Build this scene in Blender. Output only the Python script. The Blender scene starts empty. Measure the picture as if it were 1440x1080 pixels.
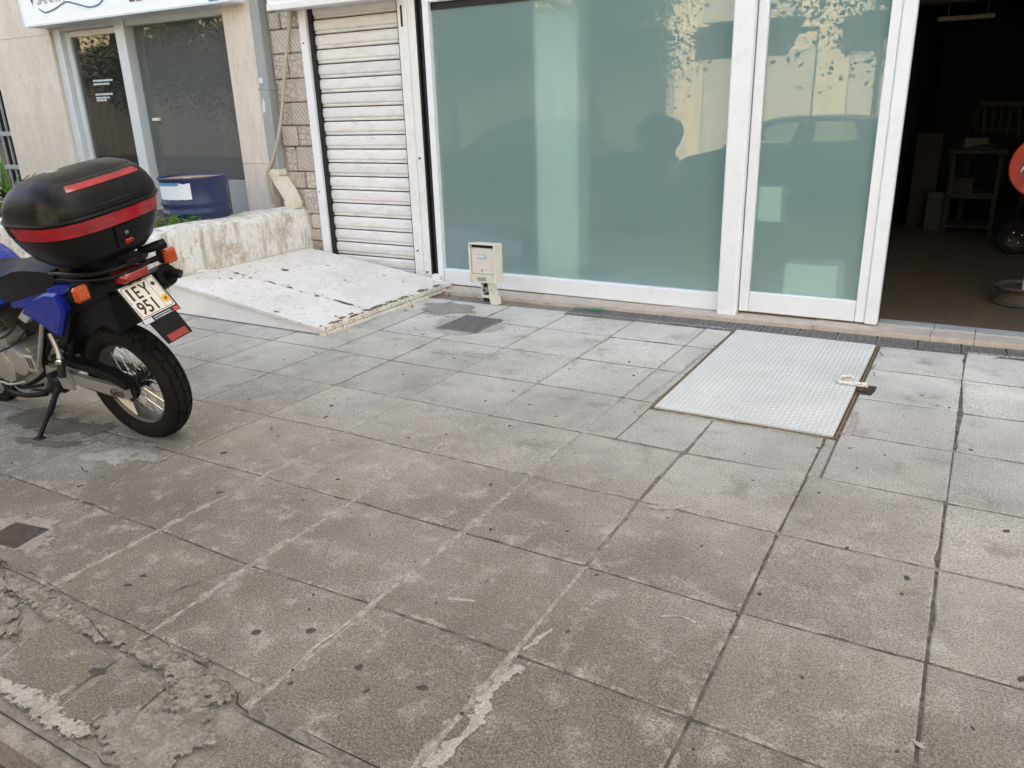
import bpy, math, random
from mathutils import Vector, Matrix, noise as mnoise
R = math.radians
random.seed(7)
SC = bpy.context.scene
COL = SC.collection

# ---------------------------------------------------------------- camera
cam_d = bpy.data.cameras.new('camera')
cam_d.lens = 27.736
cam_d.sensor_width = 36.0
cam_d.clip_start = 0.02
cam_d.clip_end = 400
cam = bpy.data.objects.new('camera', cam_d)
COL.objects.link(cam)
_r = Vector((0.8654619, 0.5000584, -0.0302879))
_d = Vector((0.1435969, -0.3055392, -0.9412894))
_f = Vector((-0.4799538, 0.8103008, -0.3362394))
cam.matrix_world = Matrix(((_r.x, -_d.x, -_f.x, 3.532), (_r.y, -_d.y, -_f.y, -1.852), (_r.z, -_d.z, -_f.z, 1.733), (0, 0, 0, 1)))
SC.camera = cam

# ---------------------------------------------------------------- sky, sun, exposure
SUN_EL, SUN_AZ = 43.0, 28.0          # sun stands behind the shop building, so the pavement lies in its shade
wd = bpy.data.worlds.new('World')
SC.world = wd
wd.use_nodes = True
wn = wd.node_tree
sky = wn.nodes.new('ShaderNodeTexSky')
sky.sky_type = 'NISHITA'
sky.sun_disc = False
sky.sun_elevation = R(SUN_EL)
sky.sun_rotation = R(SUN_AZ)
sky.air_density = 1.0
sky.dust_density = 5.0
sky.ozone_density = 0.4
wn.nodes['Background'].inputs['Strength'].default_value = 0.15
wn.links.new(sky.outputs[0], wn.nodes['Background'].inputs['Color'])
sl = bpy.data.lights.new('sun', 'SUN')
sl.energy = 5.0
sl.angle = R(0.5)
sl.color = (1.0, 0.93, 0.82)
so = bpy.data.objects.new('sun', sl)
COL.objects.link(so)
_s = Vector((math.sin(R(SUN_AZ)) * math.cos(R(SUN_EL)), math.cos(R(SUN_AZ)) * math.cos(R(SUN_EL)), math.sin(R(SUN_EL))))
so.rotation_euler = _s.to_track_quat('Z', 'Y').to_euler()
so.location = (0, 0, 20)
vs = SC.view_settings
vs.view_transform = 'Standard'
vs.look = 'None'
vs.gamma = 1.0
vs.exposure = 2.73
vs.use_white_balance = True
vs.white_balance_temperature = 8500
vs.use_curve_mapping = False
SC.cycles.use_denoising = True
SC.cycles.max_bounces = 8
SC.cycles.caustics_reflective = False
SC.cycles.caustics_refractive = True
SC.cycles.blur_glossy = 0.5

# ---------------------------------------------------------------- node materials
def nd(nt, t, **kw):
    n = nt.nodes.new('ShaderNode' + t)
    for k, v in kw.items():
        if k in n.inputs.keys():
            n.inputs[k].default_value = v
        else:
            setattr(n, k, v)
    return n

def c4(c):
    return (c[0], c[1], c[2], 1.0)

class MatB:
    """small wrapper round a Principled material"""
    def __init__(s, name, col, rough=0.6, metal=0.0, spec=0.5):
        s.m = bpy.data.materials.new(name)
        s.m.use_nodes = True
        s.nt = s.m.node_tree
        s.b = s.nt.nodes['Principled BSDF']
        s.b.inputs['Base Color'].default_value = c4(col)
        s.b.inputs['Roughness'].default_value = rough
        s.b.inputs['Metallic'].default_value = metal
        s.b.inputs['Specular IOR Level'].default_value = spec
        s.col = None
        rgb = nd(s.nt, 'RGB')
        rgb.outputs[0].default_value = c4(col)
        s.col = rgb.outputs[0]
        s._co = {}
    def L(s, a, b):
        s.nt.links.new(a, b)
    def co(s, kind='obj', scale=(1, 1, 1)):
        key = (kind, scale)
        if key not in s._co:
            if kind == 'pos':
                o = nd(s.nt, 'NewGeometry').outputs['Position']
            else:
                o = nd(s.nt, 'TexCoord').outputs['Object']
            mp = nd(s.nt, 'Mapping')
            mp.inputs['Scale'].default_value = scale
            s.L(o, mp.inputs['Vector'])
            s._co[key] = mp.outputs[0]
        return s._co[key]
    def noise(s, scale, detail=4, rough=0.6, kind='pos', stretch=(1, 1, 1), dist=0.0):
        n = nd(s.nt, 'TexNoise', Scale=scale, Detail=detail, Roughness=rough, Distortion=dist)
        s.L(s.co(kind, stretch), n.inputs['Vector'])
        return n.outputs[0]
    def voro(s, scale, kind='pos', stretch=(1, 1, 1), feature='F1', out=0):
        n = nd(s.nt, 'TexVoronoi', Scale=scale)
        n.feature = feature
        s.L(s.co(kind, stretch), n.inputs['Vector'])
        return n.outputs[out]
    def ramp(s, fac, lo, hi, a=0.0, b=1.0):
        n = nd(s.nt, 'MapRange')
        n.inputs[1].default_value = lo; n.inputs[2].default_value = hi
        n.inputs[3].default_value = a; n.inputs[4].default_value = b
        s.L(fac, n.inputs[0])
        return n.outputs[0]
    def math(s, op, a, b):
        n = nd(s.nt, 'Math'); n.operation = op
        for i, v in enumerate((a, b)):
            if hasattr(v, 'is_linked'): s.L(v, n.inputs[i])
            else: n.inputs[i].default_value = v
        return n.outputs[0]
    def mix(s, fac, c, mode='MIX'):
        """mix colour c over the running colour"""
        n = nd(s.nt, 'MixRGB'); n.blend_type = mode
        if hasattr(fac, 'is_linked'): s.L(fac, n.inputs[0])
        else: n.inputs[0].default_value = fac
        s.L(s.col, n.inputs[1])
        if hasattr(c, 'is_linked'): s.L(c, n.inputs[2])
        else: n.inputs[2].default_value = c4(c)
        s.col = n.outputs[0]
        return s
    def value(s, fac):
        """multiply the running colour by a scalar socket"""
        n = nd(s.nt, 'MixRGB'); n.blend_type = 'MULTIPLY'; n.inputs[0].default_value = 1
        s.L(s.col, n.inputs[1]); s.L(fac, n.inputs[2])
        s.col = n.outputs[0]
        return s
    def bump(s, h, strength=0.3, dist=0.002):
        n = nd(s.nt, 'Bump', Strength=strength, Distance=dist)
        s.L(h, n.inputs['Height'])
        if s.b.inputs['Normal'].is_linked:
            s.L(s.b.inputs['Normal'].links[0].from_socket, n.inputs['Normal'])
        s.L(n.outputs[0], s.b.inputs['Normal'])
        return s
    def rough(s, h):
        s.L(h, s.b.inputs['Roughness']); return s
    def done(s):
        s.L(s.col, s.b.inputs['Base Color'])
        return s.m

M = {}
def simple(name, col, rough=0.5, metal=0.0, var=0.12, scale=30, bump=0.0, spec=0.5, dirt=None, kind='obj'):
    b = MatB(name, col, rough, metal, spec)
    n = b.noise(scale, 5, 0.65, kind)
    b.value(b.ramp(n, 0.25, 0.75, 1 - var, 1 + var))
    if dirt:
        dcol, amt, dsc = dirt
        b.mix(b.ramp(b.noise(dsc, 6, 0.7, kind), 0.52, 0.75, 0, amt), dcol)
    b.rough(b.ramp(n, 0.2, 0.8, max(0.02, rough - 0.08), min(1, rough + 0.1)))
    if bump:
        b.bump(b.noise(scale * 4, 3, 0.6, kind), bump, 0.003)
    M[name] = b.done()
    return M[name]

def m_slab():
    b = MatB('paving_concrete', (0.165, 0.144, 0.118), 0.86, 0, 0.3)
    # light falloff towards the kerb put into the slab colour, together with brown grime
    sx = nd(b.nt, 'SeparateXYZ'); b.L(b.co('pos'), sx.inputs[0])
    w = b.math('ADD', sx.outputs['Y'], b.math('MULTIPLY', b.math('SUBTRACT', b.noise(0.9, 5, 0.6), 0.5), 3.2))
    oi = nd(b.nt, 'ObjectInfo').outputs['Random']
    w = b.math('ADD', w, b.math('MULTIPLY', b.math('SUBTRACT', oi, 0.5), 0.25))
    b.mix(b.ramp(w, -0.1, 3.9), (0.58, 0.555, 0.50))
    b.value(b.ramp(oi, 0, 1, 0.95, 1.05))
    big = b.noise(1.5, 6, 0.62)
    b.value(b.ramp(big, 0.3, 0.7, 0.80, 1.16))
    mid = b.noise(7, 6, 0.7)
    b.mix(b.ramp(mid, 0.52, 0.68, 0, 0.48), (0.46, 0.432, 0.385))
    b.mix(b.ramp(b.noise(4.3, 5, 0.7, dist=0.4), 0.54, 0.70, 0, 0.5), (0.155, 0.135, 0.110))
    b.mix(b.ramp(b.noise(2.1, 4, 0.6), 0.55, 0.75, 0, 0.25), (0.27, 0.255, 0.18))
    g = b.noise(120, 3, 0.8)
    b.value(b.ramp(g, 0.3, 0.7, 0.42, 1.58))
    v = b.voro(150)
    b.mix(b.ramp(v, 0.12, 0.30, 0.55, 0), (0.58, 0.55, 0.49))
    b.mix(b.ramp(b.noise(70, 3, 0.7), 0.62, 0.72, 0, 0.6), (0.09, 0.08, 0.07))
    at = nd(b.nt, 'Attribute'); at.attribute_name = 'edge'
    e = b.math('MULTIPLY', at.outputs['Fac'], b.ramp(b.noise(9, 6, 0.72), 0.42, 0.66, 0, 1.2))
    b.mix(b.math('MULTIPLY', b.ramp(e, 0.50, 0.70, 0, 0.55), b.ramp(b.noise(110, 2, 0.6), 0.3, 0.6, 0.2, 1.0)), (0.46, 0.43, 0.375))
    b.bump(g, 0.5, 0.003)
    b.bump(mid, 0.2, 0.004)
    return b.done()

def m_rough_cement(name, a, c, sc=9, grain=150, amt=0.85, worn=False):
    b = MatB(name, a, 0.92, 0, 0.2)
    n = b.noise(sc, 7, 0.72, dist=0.5)
    b.mix(b.ramp(n, 0.44, 0.58, 0, amt), c)
    b.value(b.ramp(b.noise(grain, 3, 0.75), 0.3, 0.7, 0.66, 1.34))
    b.mix(b.ramp(b.noise(grain * 0.35, 3, 0.7), 0.6, 0.7, 0, 0.5), tuple(x * 0.35 for x in a))
    b.bump(b.noise(grain * 0.8, 4, 0.75), 0.5, 0.0035)
    b.bump(n, 0.15 if worn else 0.25, 0.003 if worn else 0.006)
    if worn:        # worn away at its edge, so the concrete below shows through in crumbs
        at = nd(b.nt, 'Attribute'); at.attribute_name = 'cov'
        q = b.math('ADD', b.math('MULTIPLY', b.math('SUBTRACT', b.noise(34, 6, 0.75), 0.5), 2.4), at.outputs['Fac'])
        b.L(b.ramp(q, 0.40, 0.50), b.b.inputs['Alpha'])
    return b.done()

def m_travertine(name='travertine', base=(0.62, 0.555, 0.47)):
    b = MatB(name, base, 0.62, 0, 0.4)
    b.mix(b.ramp(b.noise(1.6, 5, 0.6, 'pos', (3, 3, 0.8)), 0.4, 0.65, 0, 0.6), (0.74, 0.69, 0.62))
    st = b.noise(10, 6, 0.72, 'pos', (5, 5, 0.6), 0.3)
    b.mix(b.ramp(st, 0.52, 0.68, 0, 0.6), (0.42, 0.31, 0.22))
    b.mix(b.ramp(b.noise(26, 6, 0.75, 'pos', (5, 5, 0.7), 0.5), 0.58, 0.66, 0, 0.55), (0.25, 0.18, 0.13))
    b.bump(st, 0.3, 0.004)
    return b.done()

def m_plaster():
    b = MatB('painted_plaster', (0.74, 0.72, 0.67), 0.85, 0, 0.3)
    b.value(b.ramp(b.noise(2.2, 5, 0.6), 0.3, 0.7, 0.86, 1.08))
    streak = b.noise(7, 6, 0.65, 'pos', (2.2, 2.2, 0.28), 0.25)
    b.mix(b.ramp(streak, 0.50, 0.64, 0, 0.7), (0.40, 0.34, 0.25))
    b.mix(b.ramp(b.noise(24, 6, 0.75, 'pos', (1, 1, 0.7)), 0.54, 0.63, 0, 0.6), (0.27, 0.205, 0.14))
    b.mix(b.ramp(b.noise(3.4, 7, 0.75), 0.55, 0.68, 0, 0.75), (0.36, 0.27, 0.17))
    b.bump(b.noise(38, 5, 0.65), 0.7, 0.012)
    b.bump(b.noise(6, 4, 0.6), 0.5, 0.03)
    return b.done()

def m_flaking(name, base, under, th=0.62, rust=True, grain=1.0):
    b = MatB(name, base, 0.55, 0, 0.4)
    b.value(b.ramp(b.noise(2.5, 6, 0.65), 0.3, 0.7, 0.88, 1.07))
    b.mix(b.ramp(b.noise(16 * grain, 6, 0.75, 'pos', (1, 1, 1), 0.4), 0.55, 0.78, 0, 0.4), (0.56, 0.50, 0.44))
    b.mix(b.ramp(b.noise(3.1, 5, 0.7), 0.5, 0.7, 0, 0.35), (0.62, 0.55, 0.49))
    f = b.noise(28 * grain, 6, 0.78, 'pos', (1, 1.6, 1), 0.8)
    b.mix(b.ramp(f, th, th + 0.035, 0, 0.95), under)
    if rust:
        b.mix(b.ramp(b.noise(5, 6, 0.75), 0.62, 0.75, 0, 0.6), (0.33, 0.19, 0.08))
    b.bump(f, 0.25, 0.004)
    return b.done()

def m_frosted():
    m = bpy.data.materials.new('frosted_film_glass')
    m.use_nodes = True
    nt = m.node_tree
    nt.nodes.clear()
    out = nd(nt, 'OutputMaterial')
    df = nd(nt, 'BsdfDiffuse'); df.inputs[0].default_value = (0.43, 0.70, 0.685, 1)
    rf = nd(nt, 'BsdfRefraction'); rf.inputs['Color'].default_value = (0.74, 0.90, 0.84, 1); rf.inputs['Roughness'].default_value = 0.55; rf.inputs['IOR'].default_value = 1.25
    film = nd(nt, 'MixShader'); film.inputs[0].default_value = 0.64
    nt.links.new(df.outputs[0], film.inputs[1]); nt.links.new(rf.outputs[0], film.inputs[2])
    gl = nd(nt, 'BsdfGlossy'); gl.inputs['Roughness'].default_value = 0.012
    fz = nd(nt, 'Fresnel'); fz.inputs[0].default_value = 1.85
    mx = nd(nt, 'MixShader')
    bk_ = nd(nt, 'NewGeometry'); inv = nd(nt, 'Math'); inv.operation = 'SUBTRACT'; inv.inputs[0].default_value = 1.0
    nt.links.new(bk_.outputs['Backfacing'], inv.inputs[1])
    mu = nd(nt, 'Math'); mu.operation = 'MULTIPLY'          # the room side of the film does not mirror
    nt.links.new(fz.outputs[0], mu.inputs[0]); nt.links.new(inv.outputs[0], mu.inputs[1])
    nt.links.new(mu.outputs[0], mx.inputs[0]); nt.links.new(film.outputs[0], mx.inputs[1]); nt.links.new(gl.outputs[0], mx.inputs[2])
    nt.links.new(mx.outputs[0], out.inputs[0])
    return m

def m_clear():
    m = bpy.data.materials.new('pane_body_clear')
    m.use_nodes = True
    nt = m.node_tree
    nt.nodes.clear()
    out = nd(nt, 'OutputMaterial'); tr = nd(nt, 'BsdfTransparent')
    nt.links.new(tr.outputs[0], out.inputs[0])
    return m

def m_glass(name, tint, refl=0.0):
    m = bpy.data.materials.new(name)
    m.use_nodes = True
    nt = m.node_tree
    nt.nodes.clear()
    out = nd(nt, 'OutputMaterial')
    tr = nd(nt, 'BsdfTransparent'); tr.inputs[0].default_value = c4(tint)
    gl = nd(nt, 'BsdfGlossy'); gl.inputs['Roughness'].default_value = 0.012
    gl.inputs[0].default_value = (0.95, 0.97, 0.97, 1)
    fr = nd(nt, 'Fresnel'); fr.inputs[0].default_value = 1.6
    tn = nd(nt, 'TexCoord'); no = nd(nt, 'TexNoise', Scale=1.7, Detail=3)
    nt.links.new(tn.outputs['Object'], no.inputs['Vector'])
    bp_ = nd(nt, 'Bump', Strength=0.05, Distance=0.01)
    nt.links.new(no.outputs[0], bp_.inputs['Height'])
    nt.links.new(bp_.outputs[0], gl.inputs['Normal'])
    df = nd(nt, 'BsdfDiffuse'); df.inputs[0].default_value = (0.38, 0.43, 0.44, 1)
    dust = nd(nt, 'MixShader'); dust.inputs[0].default_value = 0.05 + refl
    nt.links.new(tr.outputs[0], dust.inputs[1]); nt.links.new(df.outputs[0], dust.inputs[2])
    mx = nd(nt, 'MixShader')
    nt.links.new(fr.outputs[0], mx.inputs[0])
    nt.links.new(dust.outputs[0], mx.inputs[1]); nt.links.new(gl.outputs[0], mx.inputs[2])
    nt.links.new(mx.outputs[0], out.inputs[0])
    return m

def m_carved(i):
    b = MatB('carved_stone_%s' % 'abc'[i], [(0.56, 0.495, 0.43), (0.50, 0.435, 0.37), (0.60, 0.535, 0.47)][i], 0.85, 0, 0.25)
    oi = nd(b.nt, 'ObjectInfo').outputs['Random']
    b.value(b.ramp(oi, 0, 1, 0.86, 1.1))
    if i == 0:      # branching chisel lines
        h = b.voro(13, 'pos', (1, 1, 1.5), 'DISTANCE_TO_EDGE')
        h = b.ramp(h, 0.0, 0.09)
    elif i == 1:    # pecked all over
        h = b.ramp(b.voro(48, 'pos'), 0.1, 0.6)
    else:           # diagonal tooling
        w = nd(b.nt, 'TexWave', Scale=11, Distortion=2.5, Detail=2); w.bands_direction = 'DIAGONAL'
        b.L(b.co('pos', (1.2, 1, 1)), w.inputs['Vector'])
        h = b.ramp(w.outputs['Fac'], 0.0, 0.4)
    b.value(b.ramp(h, 0, 1, 0.74, 1.0))
    b.mix(b.ramp(b.noise(20, 5, 0.7), 0.52, 0.75, 0, 0.4), (0.33, 0.27, 0.21))
    b.bump(h, 0.8, 0.010)
    b.bump(b.noise(70, 4, 0.7), 0.5, 0.006)
    return b.done()

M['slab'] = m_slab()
M['mortar_pale'] = m_rough_cement('pale_mortar', (0.38, 0.352, 0.305), (0.21, 0.19, 0.162), 26)
M['mortar_dark'] = m_rough_cement('dirt_filled_joint', (0.085, 0.075, 0.065), (0.20, 0.18, 0.155), 12)
M['mortar_mid'] = m_rough_cement('worn_mortar', (0.24, 0.22, 0.19), (0.12, 0.105, 0.09), 14)
M['bed'] = m_rough_cement('bedding_cement', (0.215, 0.19, 0.158), (0.29, 0.262, 0.222), 11)
M['patch_pale'] = m_rough_cement('pale_cement_patch', (0.40, 0.375, 0.33), (0.30, 0.275, 0.24), 7, 120, worn=True)
M['patch_dark'] = m_rough_cement('coarse_dark_cement', (0.215, 0.192, 0.165), (0.32, 0.29, 0.25), 16, 110, 0.7, True)
M['patch_broken'] = m_rough_cement('broken_mortar', (0.170, 0.150, 0.124), (0.32, 0.29, 0.245), 22, 110, 0.8, True)
M['patch_smooth'] = m_rough_cement('smooth_cement', (0.40, 0.378, 0.335), (0.47, 0.445, 0.40), 3, 160, 0.6, True)
M['patch_mid'] = m_rough_cement('worn_cement', (0.28, 0.255, 0.22), (0.35, 0.325, 0.28), 5, 130, 0.6, True)
M['backing_render'] = m_rough_cement('backing_render', (0.245, 0.225, 0.205), (0.36, 0.335, 0.30), 16, 110, 0.7)
M['bike_shade'] = m_rough_cement('shade_oil_concrete', (0.13, 0.112, 0.09), (0.19, 0.166, 0.135), 8, 120, 0.7, True)  # dark tone stands in for shade under the bike, partly oil
M['chalk'] = m_rough_cement('chalky_smear', (0.42, 0.395, 0.35), (0.33, 0.305, 0.265), 20, 130, worn=True)
M['crack'] = simple('crack_dirt', (0.045, 0.038, 0.03), 0.95, var=0.3)
M['gum'] = simple('trodden_gum', (0.055, 0.050, 0.046), 0.7, var=0.25, bump=0.2)
M['asphalt'] = m_rough_cement('asphalt', (0.075, 0.072, 0.068), (0.11, 0.105, 0.10), 6, 130)
M['kerb'] = m_rough_cement('kerb_concrete', (0.30, 0.27, 0.23), (0.17, 0.148, 0.122), 9, 120)
M['travertine'] = m_travertine()
M['plaster'] = m_plaster()
M['ramp'] = m_flaking('flaking_white_paint', (0.76, 0.725, 0.68), (0.36, 0.27, 0.18), 0.585, True, 0.62)
M['ramp_edge'] = m_flaking('worn_ramp_edge', (0.72, 0.69, 0.62), (0.26, 0.15, 0.07), 0.55)
M['ramp_side'] = m_flaking('grey_white_paint', (0.80, 0.775, 0.745), (0.45, 0.42, 0.38), 0.72, False)
M['hatch'] = m_flaking('white_tread_plate_paint', (0.72, 0.715, 0.685), (0.32, 0.26, 0.19), 0.63, True)
M['hatch_plate'] = m_flaking('grimy_tread_plate_paint', (0.58, 0.585, 0.565), (0.30, 0.26, 0.21), 0.66, True)
M['frosted'] = m_frosted()
M['pane_clear'] = m_clear()
M['glass'] = m_glass('window_glass', (0.80, 0.84, 0.83), 0.0)
M['glass_hazy'] = m_glass('dusty_window_glass', (0.62, 0.66, 0.66), 0.20)
for i in range(3):
    M['carved%d' % i] = m_carved(i)
simple('white_alu', (0.765, 0.79, 0.815), 0.38, 0, 0.03, 4, 0, 0.5, ((0.50, 0.47, 0.42), 0.22, 9), 'pos')
simple('cream_alu', (0.74, 0.735, 0.72), 0.42, 0, 0.05, 6, 0, 0.5, ((0.45, 0.40, 0.33), 0.35, 10), 'pos')
simple('blue_grey_alu', (0.58, 0.645, 0.67), 0.4, 0, 0.04, 6, 0, 0.5, ((0.5, 0.5, 0.48), 0.25, 9), 'pos')
def m_slat():
    b = MatB('slat_paint', (0.745, 0.735, 0.715), 0.45, 0, 0.4)
    oi = nd(b.nt, 'ObjectInfo').outputs['Random']
    b.value(b.ramp(oi, 0, 1, 0.94, 1.04))
    b.mix(b.ramp(b.noise(5, 6, 0.7, 'pos', (1, 1, 3)), 0.48, 0.72, 0, 0.5), (0.46, 0.41, 0.34))
    b.mix(b.ramp(b.noise(60, 4, 0.7), 0.64, 0.72, 0, 0.4), (0.3, 0.26, 0.2))
    return b.done()
M['slat'] = m_slat()
simple('black_rubber', (0.012, 0.012, 0.013), 0.6, 0, 0.3, 20, 0, 0.4)
simple('sign_white', (0.80, 0.845, 0.87), 0.35, 0, 0.02, 3)
simple('sign_blue', (0.03, 0.10, 0.26), 0.4)
simple('sign_ink', (0.03, 0.03, 0.05), 0.4)
simple('dark_void', (0.012, 0.012, 0.012), 0.9)
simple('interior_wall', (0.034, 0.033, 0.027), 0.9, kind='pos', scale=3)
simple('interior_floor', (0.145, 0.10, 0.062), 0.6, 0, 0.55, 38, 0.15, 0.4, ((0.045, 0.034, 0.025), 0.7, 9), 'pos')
simple('interior_grey', (0.16, 0.175, 0.18), 0.8, kind='pos', scale=2)
simple('marble_sill', (0.52, 0.445, 0.375), 0.6, 0, 0.15, 10, 0.1, 0.4, ((0.30, 0.21, 0.13), 0.6, 14), 'pos')
simple('marble_threshold', (0.40, 0.41, 0.40), 0.5, 0, 0.15, 9, 0.1, 0.4, ((0.26, 0.20, 0.14), 0.5, 12), 'pos')
simple('grate_iron', (0.21, 0.21, 0.205), 0.6, 0.3, 0.35, 40, 0.2, 0.4, ((0.17, 0.10, 0.06), 0.5, 12), 'pos')
simple('rust_iron', (0.085, 0.062, 0.05), 0.8, 0.2, 0.4, 40, 0.3, 0.3, ((0.17, 0.08, 0.04), 0.6, 20), 'pos')
simple('grid_iron', (0.19, 0.185, 0.175), 0.7, 0.1, 0.35, 40, 0.2, 0.3, ((0.10, 0.075, 0.055), 0.6, 20), 'pos')
simple('rust_tan', (0.22, 0.15, 0.085), 0.85, 0.0, 0.4, 40, 0.3, 0.3, ((0.09, 0.05, 0.03), 0.7, 20), 'pos')
simple('cover_iron', (0.085, 0.072, 0.058), 0.7, 0.3, 0.3, 30, 0.2, 0.3, ((0.20, 0.17, 0.14), 0.5, 20), 'pos')
simple('mail_cream', (0.70, 0.655, 0.56), 0.5, 0, 0.05, 12, 0.0, 0.4, ((0.48, 0.40, 0.28), 0.4, 18), 'pos')
simple('mail_face', (0.70, 0.645, 0.585), 0.5, 0, 0.04, 12, 0.0, 0.4, ((0.55, 0.45, 0.35), 0.3, 25), 'pos')
simple('drum_blue', (0.007, 0.021, 0.078), 0.42, 0.0, 0.2, 10, 0.1, 0.5, ((0.035, 0.045, 0.09), 0.5, 8), 'pos')
simple('drum_lid', (0.42, 0.235, 0.16), 0.75, 0, 0.3, 12, 0.2, 0.3, ((0.55, 0.46, 0.38), 0.7, 10), 'pos')
simple('label_paper', (0.62, 0.68, 0.72), 0.6, 0, 0.06, 30)
simple('label_blue', (0.05, 0.22, 0.42), 0.6)
simple('pipe_grey', (0.31, 0.33, 0.335), 0.55, 0, 0.12, 8, 0.1, 0.4, ((0.20, 0.17, 0.13), 0.4, 8), 'pos')
simple('pipe_cream', (0.72, 0.66, 0.52), 0.5, 0, 0.08, 8, 0, 0.4, ((0.45, 0.35, 0.2), 0.5, 12), 'pos')
simple('hose_beige', (0.46, 0.40, 0.31), 0.6)
simple('soil', (0.075, 0.055, 0.04), 0.95, 0, 0.5, 60, 0.6, kind='pos')
simple('green_plastic', (0.02, 0.22, 0.12), 0.45)
# motorbike
simple('bike_black', (0.008, 0.008, 0.0085), 0.38, 0, 0.25, 25, 0.05, 0.16)
def m_case():
    b = MatB('case_black', (0.007, 0.007, 0.0075), 0.30, 0, 0.20)
    b.bump(b.noise(420, 2, 0.6, 'obj'), 0.22, 0.0012)
    b.mix(b.ramp(b.noise(9, 5, 0.7, 'obj'), 0.5, 0.8, 0, 0.3), (0.03, 0.027, 0.024))
    b.rough(b.ramp(b.noise(5, 5, 0.6, 'obj'), 0.3, 0.7, 0.24, 0.42))
    return b.done()
M['case_black'] = m_case()
simple('seat_vinyl', (0.012, 0.012, 0.013), 0.42, 0, 0.2, 60, 0.2, 0.25, ((0.05, 0.047, 0.044), 0.3, 6))
simple('tyre_rubber', (0.012, 0.0115, 0.011), 0.8, 0, 0.3, 25, 0.2, 0.12, ((0.045, 0.038, 0.03), 0.4, 9))
simple('bike_blue', (0.005, 0.020, 0.30), 0.22, 0, 0.06, 8, 0, 0.6)
simple('blue_grey_trim', (0.45, 0.46, 0.46), 0.4, 0.3)
simple('bike_silver', (0.46, 0.45, 0.42), 0.42, 0.65, 0.15, 20, 0.05, 0.5, ((0.16, 0.13, 0.10), 0.5, 10))
simple('chrome', (0.70, 0.70, 0.68), 0.2, 1.0, 0.1, 20)
simple('rim_alu', (0.13, 0.127, 0.12), 0.45, 0.7, 0.2, 20, 0, 0.5, ((0.12, 0.10, 0.08), 0.5, 12))
simple('chain_steel', (0.025, 0.022, 0.018), 0.7, 0.2, 0.4, 60)
def m_lens(name, col):
    b = MatB(name, col, 0.18, 0, 0.6)
    b.b.inputs['Coat Weight'].default_value = 0.7
    b.b.inputs['Coat Roughness'].default_value = 0.06
    v = b.voro(170, 'obj', (1, 1, 1))
    b.value(b.ramp(v, 0.1, 0.5, 1.25, 0.65))
    b.bump(v, 0.25, 0.002)
    M[name] = b.done()
m_lens('lens_red', (0.36, 0.012, 0.014))
m_lens('lens_orange', (0.62, 0.085, 0.010))
def m_band():
    b = MatB('band_red', (0.34, 0.010, 0.018), 0.16, 0, 0.6)
    b.b.inputs['Coat Weight'].default_value = 0.6
    b.b.inputs['Coat Roughness'].default_value = 0.08
    b.value(b.ramp(b.noise(7, 4, 0.6, 'obj', (1, 1, 4)), 0.3, 0.7, 0.6, 1.25))
    b.mix(b.ramp(b.noise(26, 6, 0.75, 'obj', (1, 1, 2), 0.6), 0.66, 0.70, 0, 0.8), (0.62, 0.40, 0.36))
    v = b.voro(260, 'obj')
    b.bump(v, 0.12, 0.001)
    return b.done()
M['band_red'] = m_band()
simple('plate_cream', (0.70, 0.68, 0.60), 0.45, 0, 0.04, 20, 0, 0.4)
simple('plate_ink', (0.015, 0.015, 0.017), 0.5)
simple('sticker_yellow', (0.70, 0.40, 0.02), 0.5)
simple('sticker_pale', (0.55, 0.55, 0.62), 0.5)
simple('sticker_red', (0.5, 0.06, 0.07), 0.5)
simple('oil_white', (0.72, 0.70, 0.60), 0.5)
# plants
def m_leaf(name, a, c):
    b = MatB(name, a, 0.5, 0, 0.4)
    b.mix(b.ramp(b.noise(6, 3, 0.6), 0.35, 0.65), c)
    b.b.inputs['Subsurface Weight'].default_value = 0.0
    M[name] = b.done()
m_leaf('leaf_yucca', (0.055, 0.14, 0.03), (0.11, 0.21, 0.05))
m_leaf('leaf_weed', (0.06, 0.16, 0.02), (0.14, 0.26, 0.04))
m_leaf('leaf_tree', (0.035, 0.075, 0.02), (0.085, 0.125, 0.035))
simple('bark', (0.12, 0.085, 0.06), 0.9, 0, 0.3, 15, 0.4)
simple('dry_leaf', (0.22, 0.12, 0.055), 0.8, 0, 0.4, 40)
# street side behind the camera
simple('beige_render', (0.52, 0.47, 0.38), 0.85, 0, 0.12, 3, 0.1, 0.3, ((0.34, 0.27, 0.19), 0.4, 2), 'pos')
simple('grey_render', (0.40, 0.40, 0.375), 0.85, 0, 0.12, 3, 0.1, 0.3, ((0.28, 0.26, 0.23), 0.4, 2), 'pos')
simple('upper_render', (0.58, 0.54, 0.47), 0.85, 0, 0.1, 2, 0.1, kind='pos')
simple('car_blue_grey', (0.20, 0.27, 0.33), 0.3, 0.4, 0.03, 5)
simple('car_dark', (0.045, 0.05, 0.055), 0.3, 0.4, 0.03, 5)
simple('car_glass', (0.03, 0.035, 0.04), 0.08)
simple('disc_red', (0.36, 0.030, 0.016), 0.5, 0, 0.35, 5, 0.0, 0.4, ((0.40, 0.13, 0.05), 0.8, 4), 'pos')
simple('disc_dark', (0.05, 0.055, 0.07), 0.5)
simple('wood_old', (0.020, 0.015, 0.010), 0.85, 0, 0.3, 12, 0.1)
simple('cloth_grey', (0.034, 0.033, 0.030), 0.85, 0, 0.3, 20, 0.3)
simple('fixture_white', (0.16, 0.16, 0.155), 0.5)
simple('box_paper', (0.80, 0.76, 0.66), 0.8)
simple('column_white', (0.85, 0.85, 0.80), 0.8)

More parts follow.
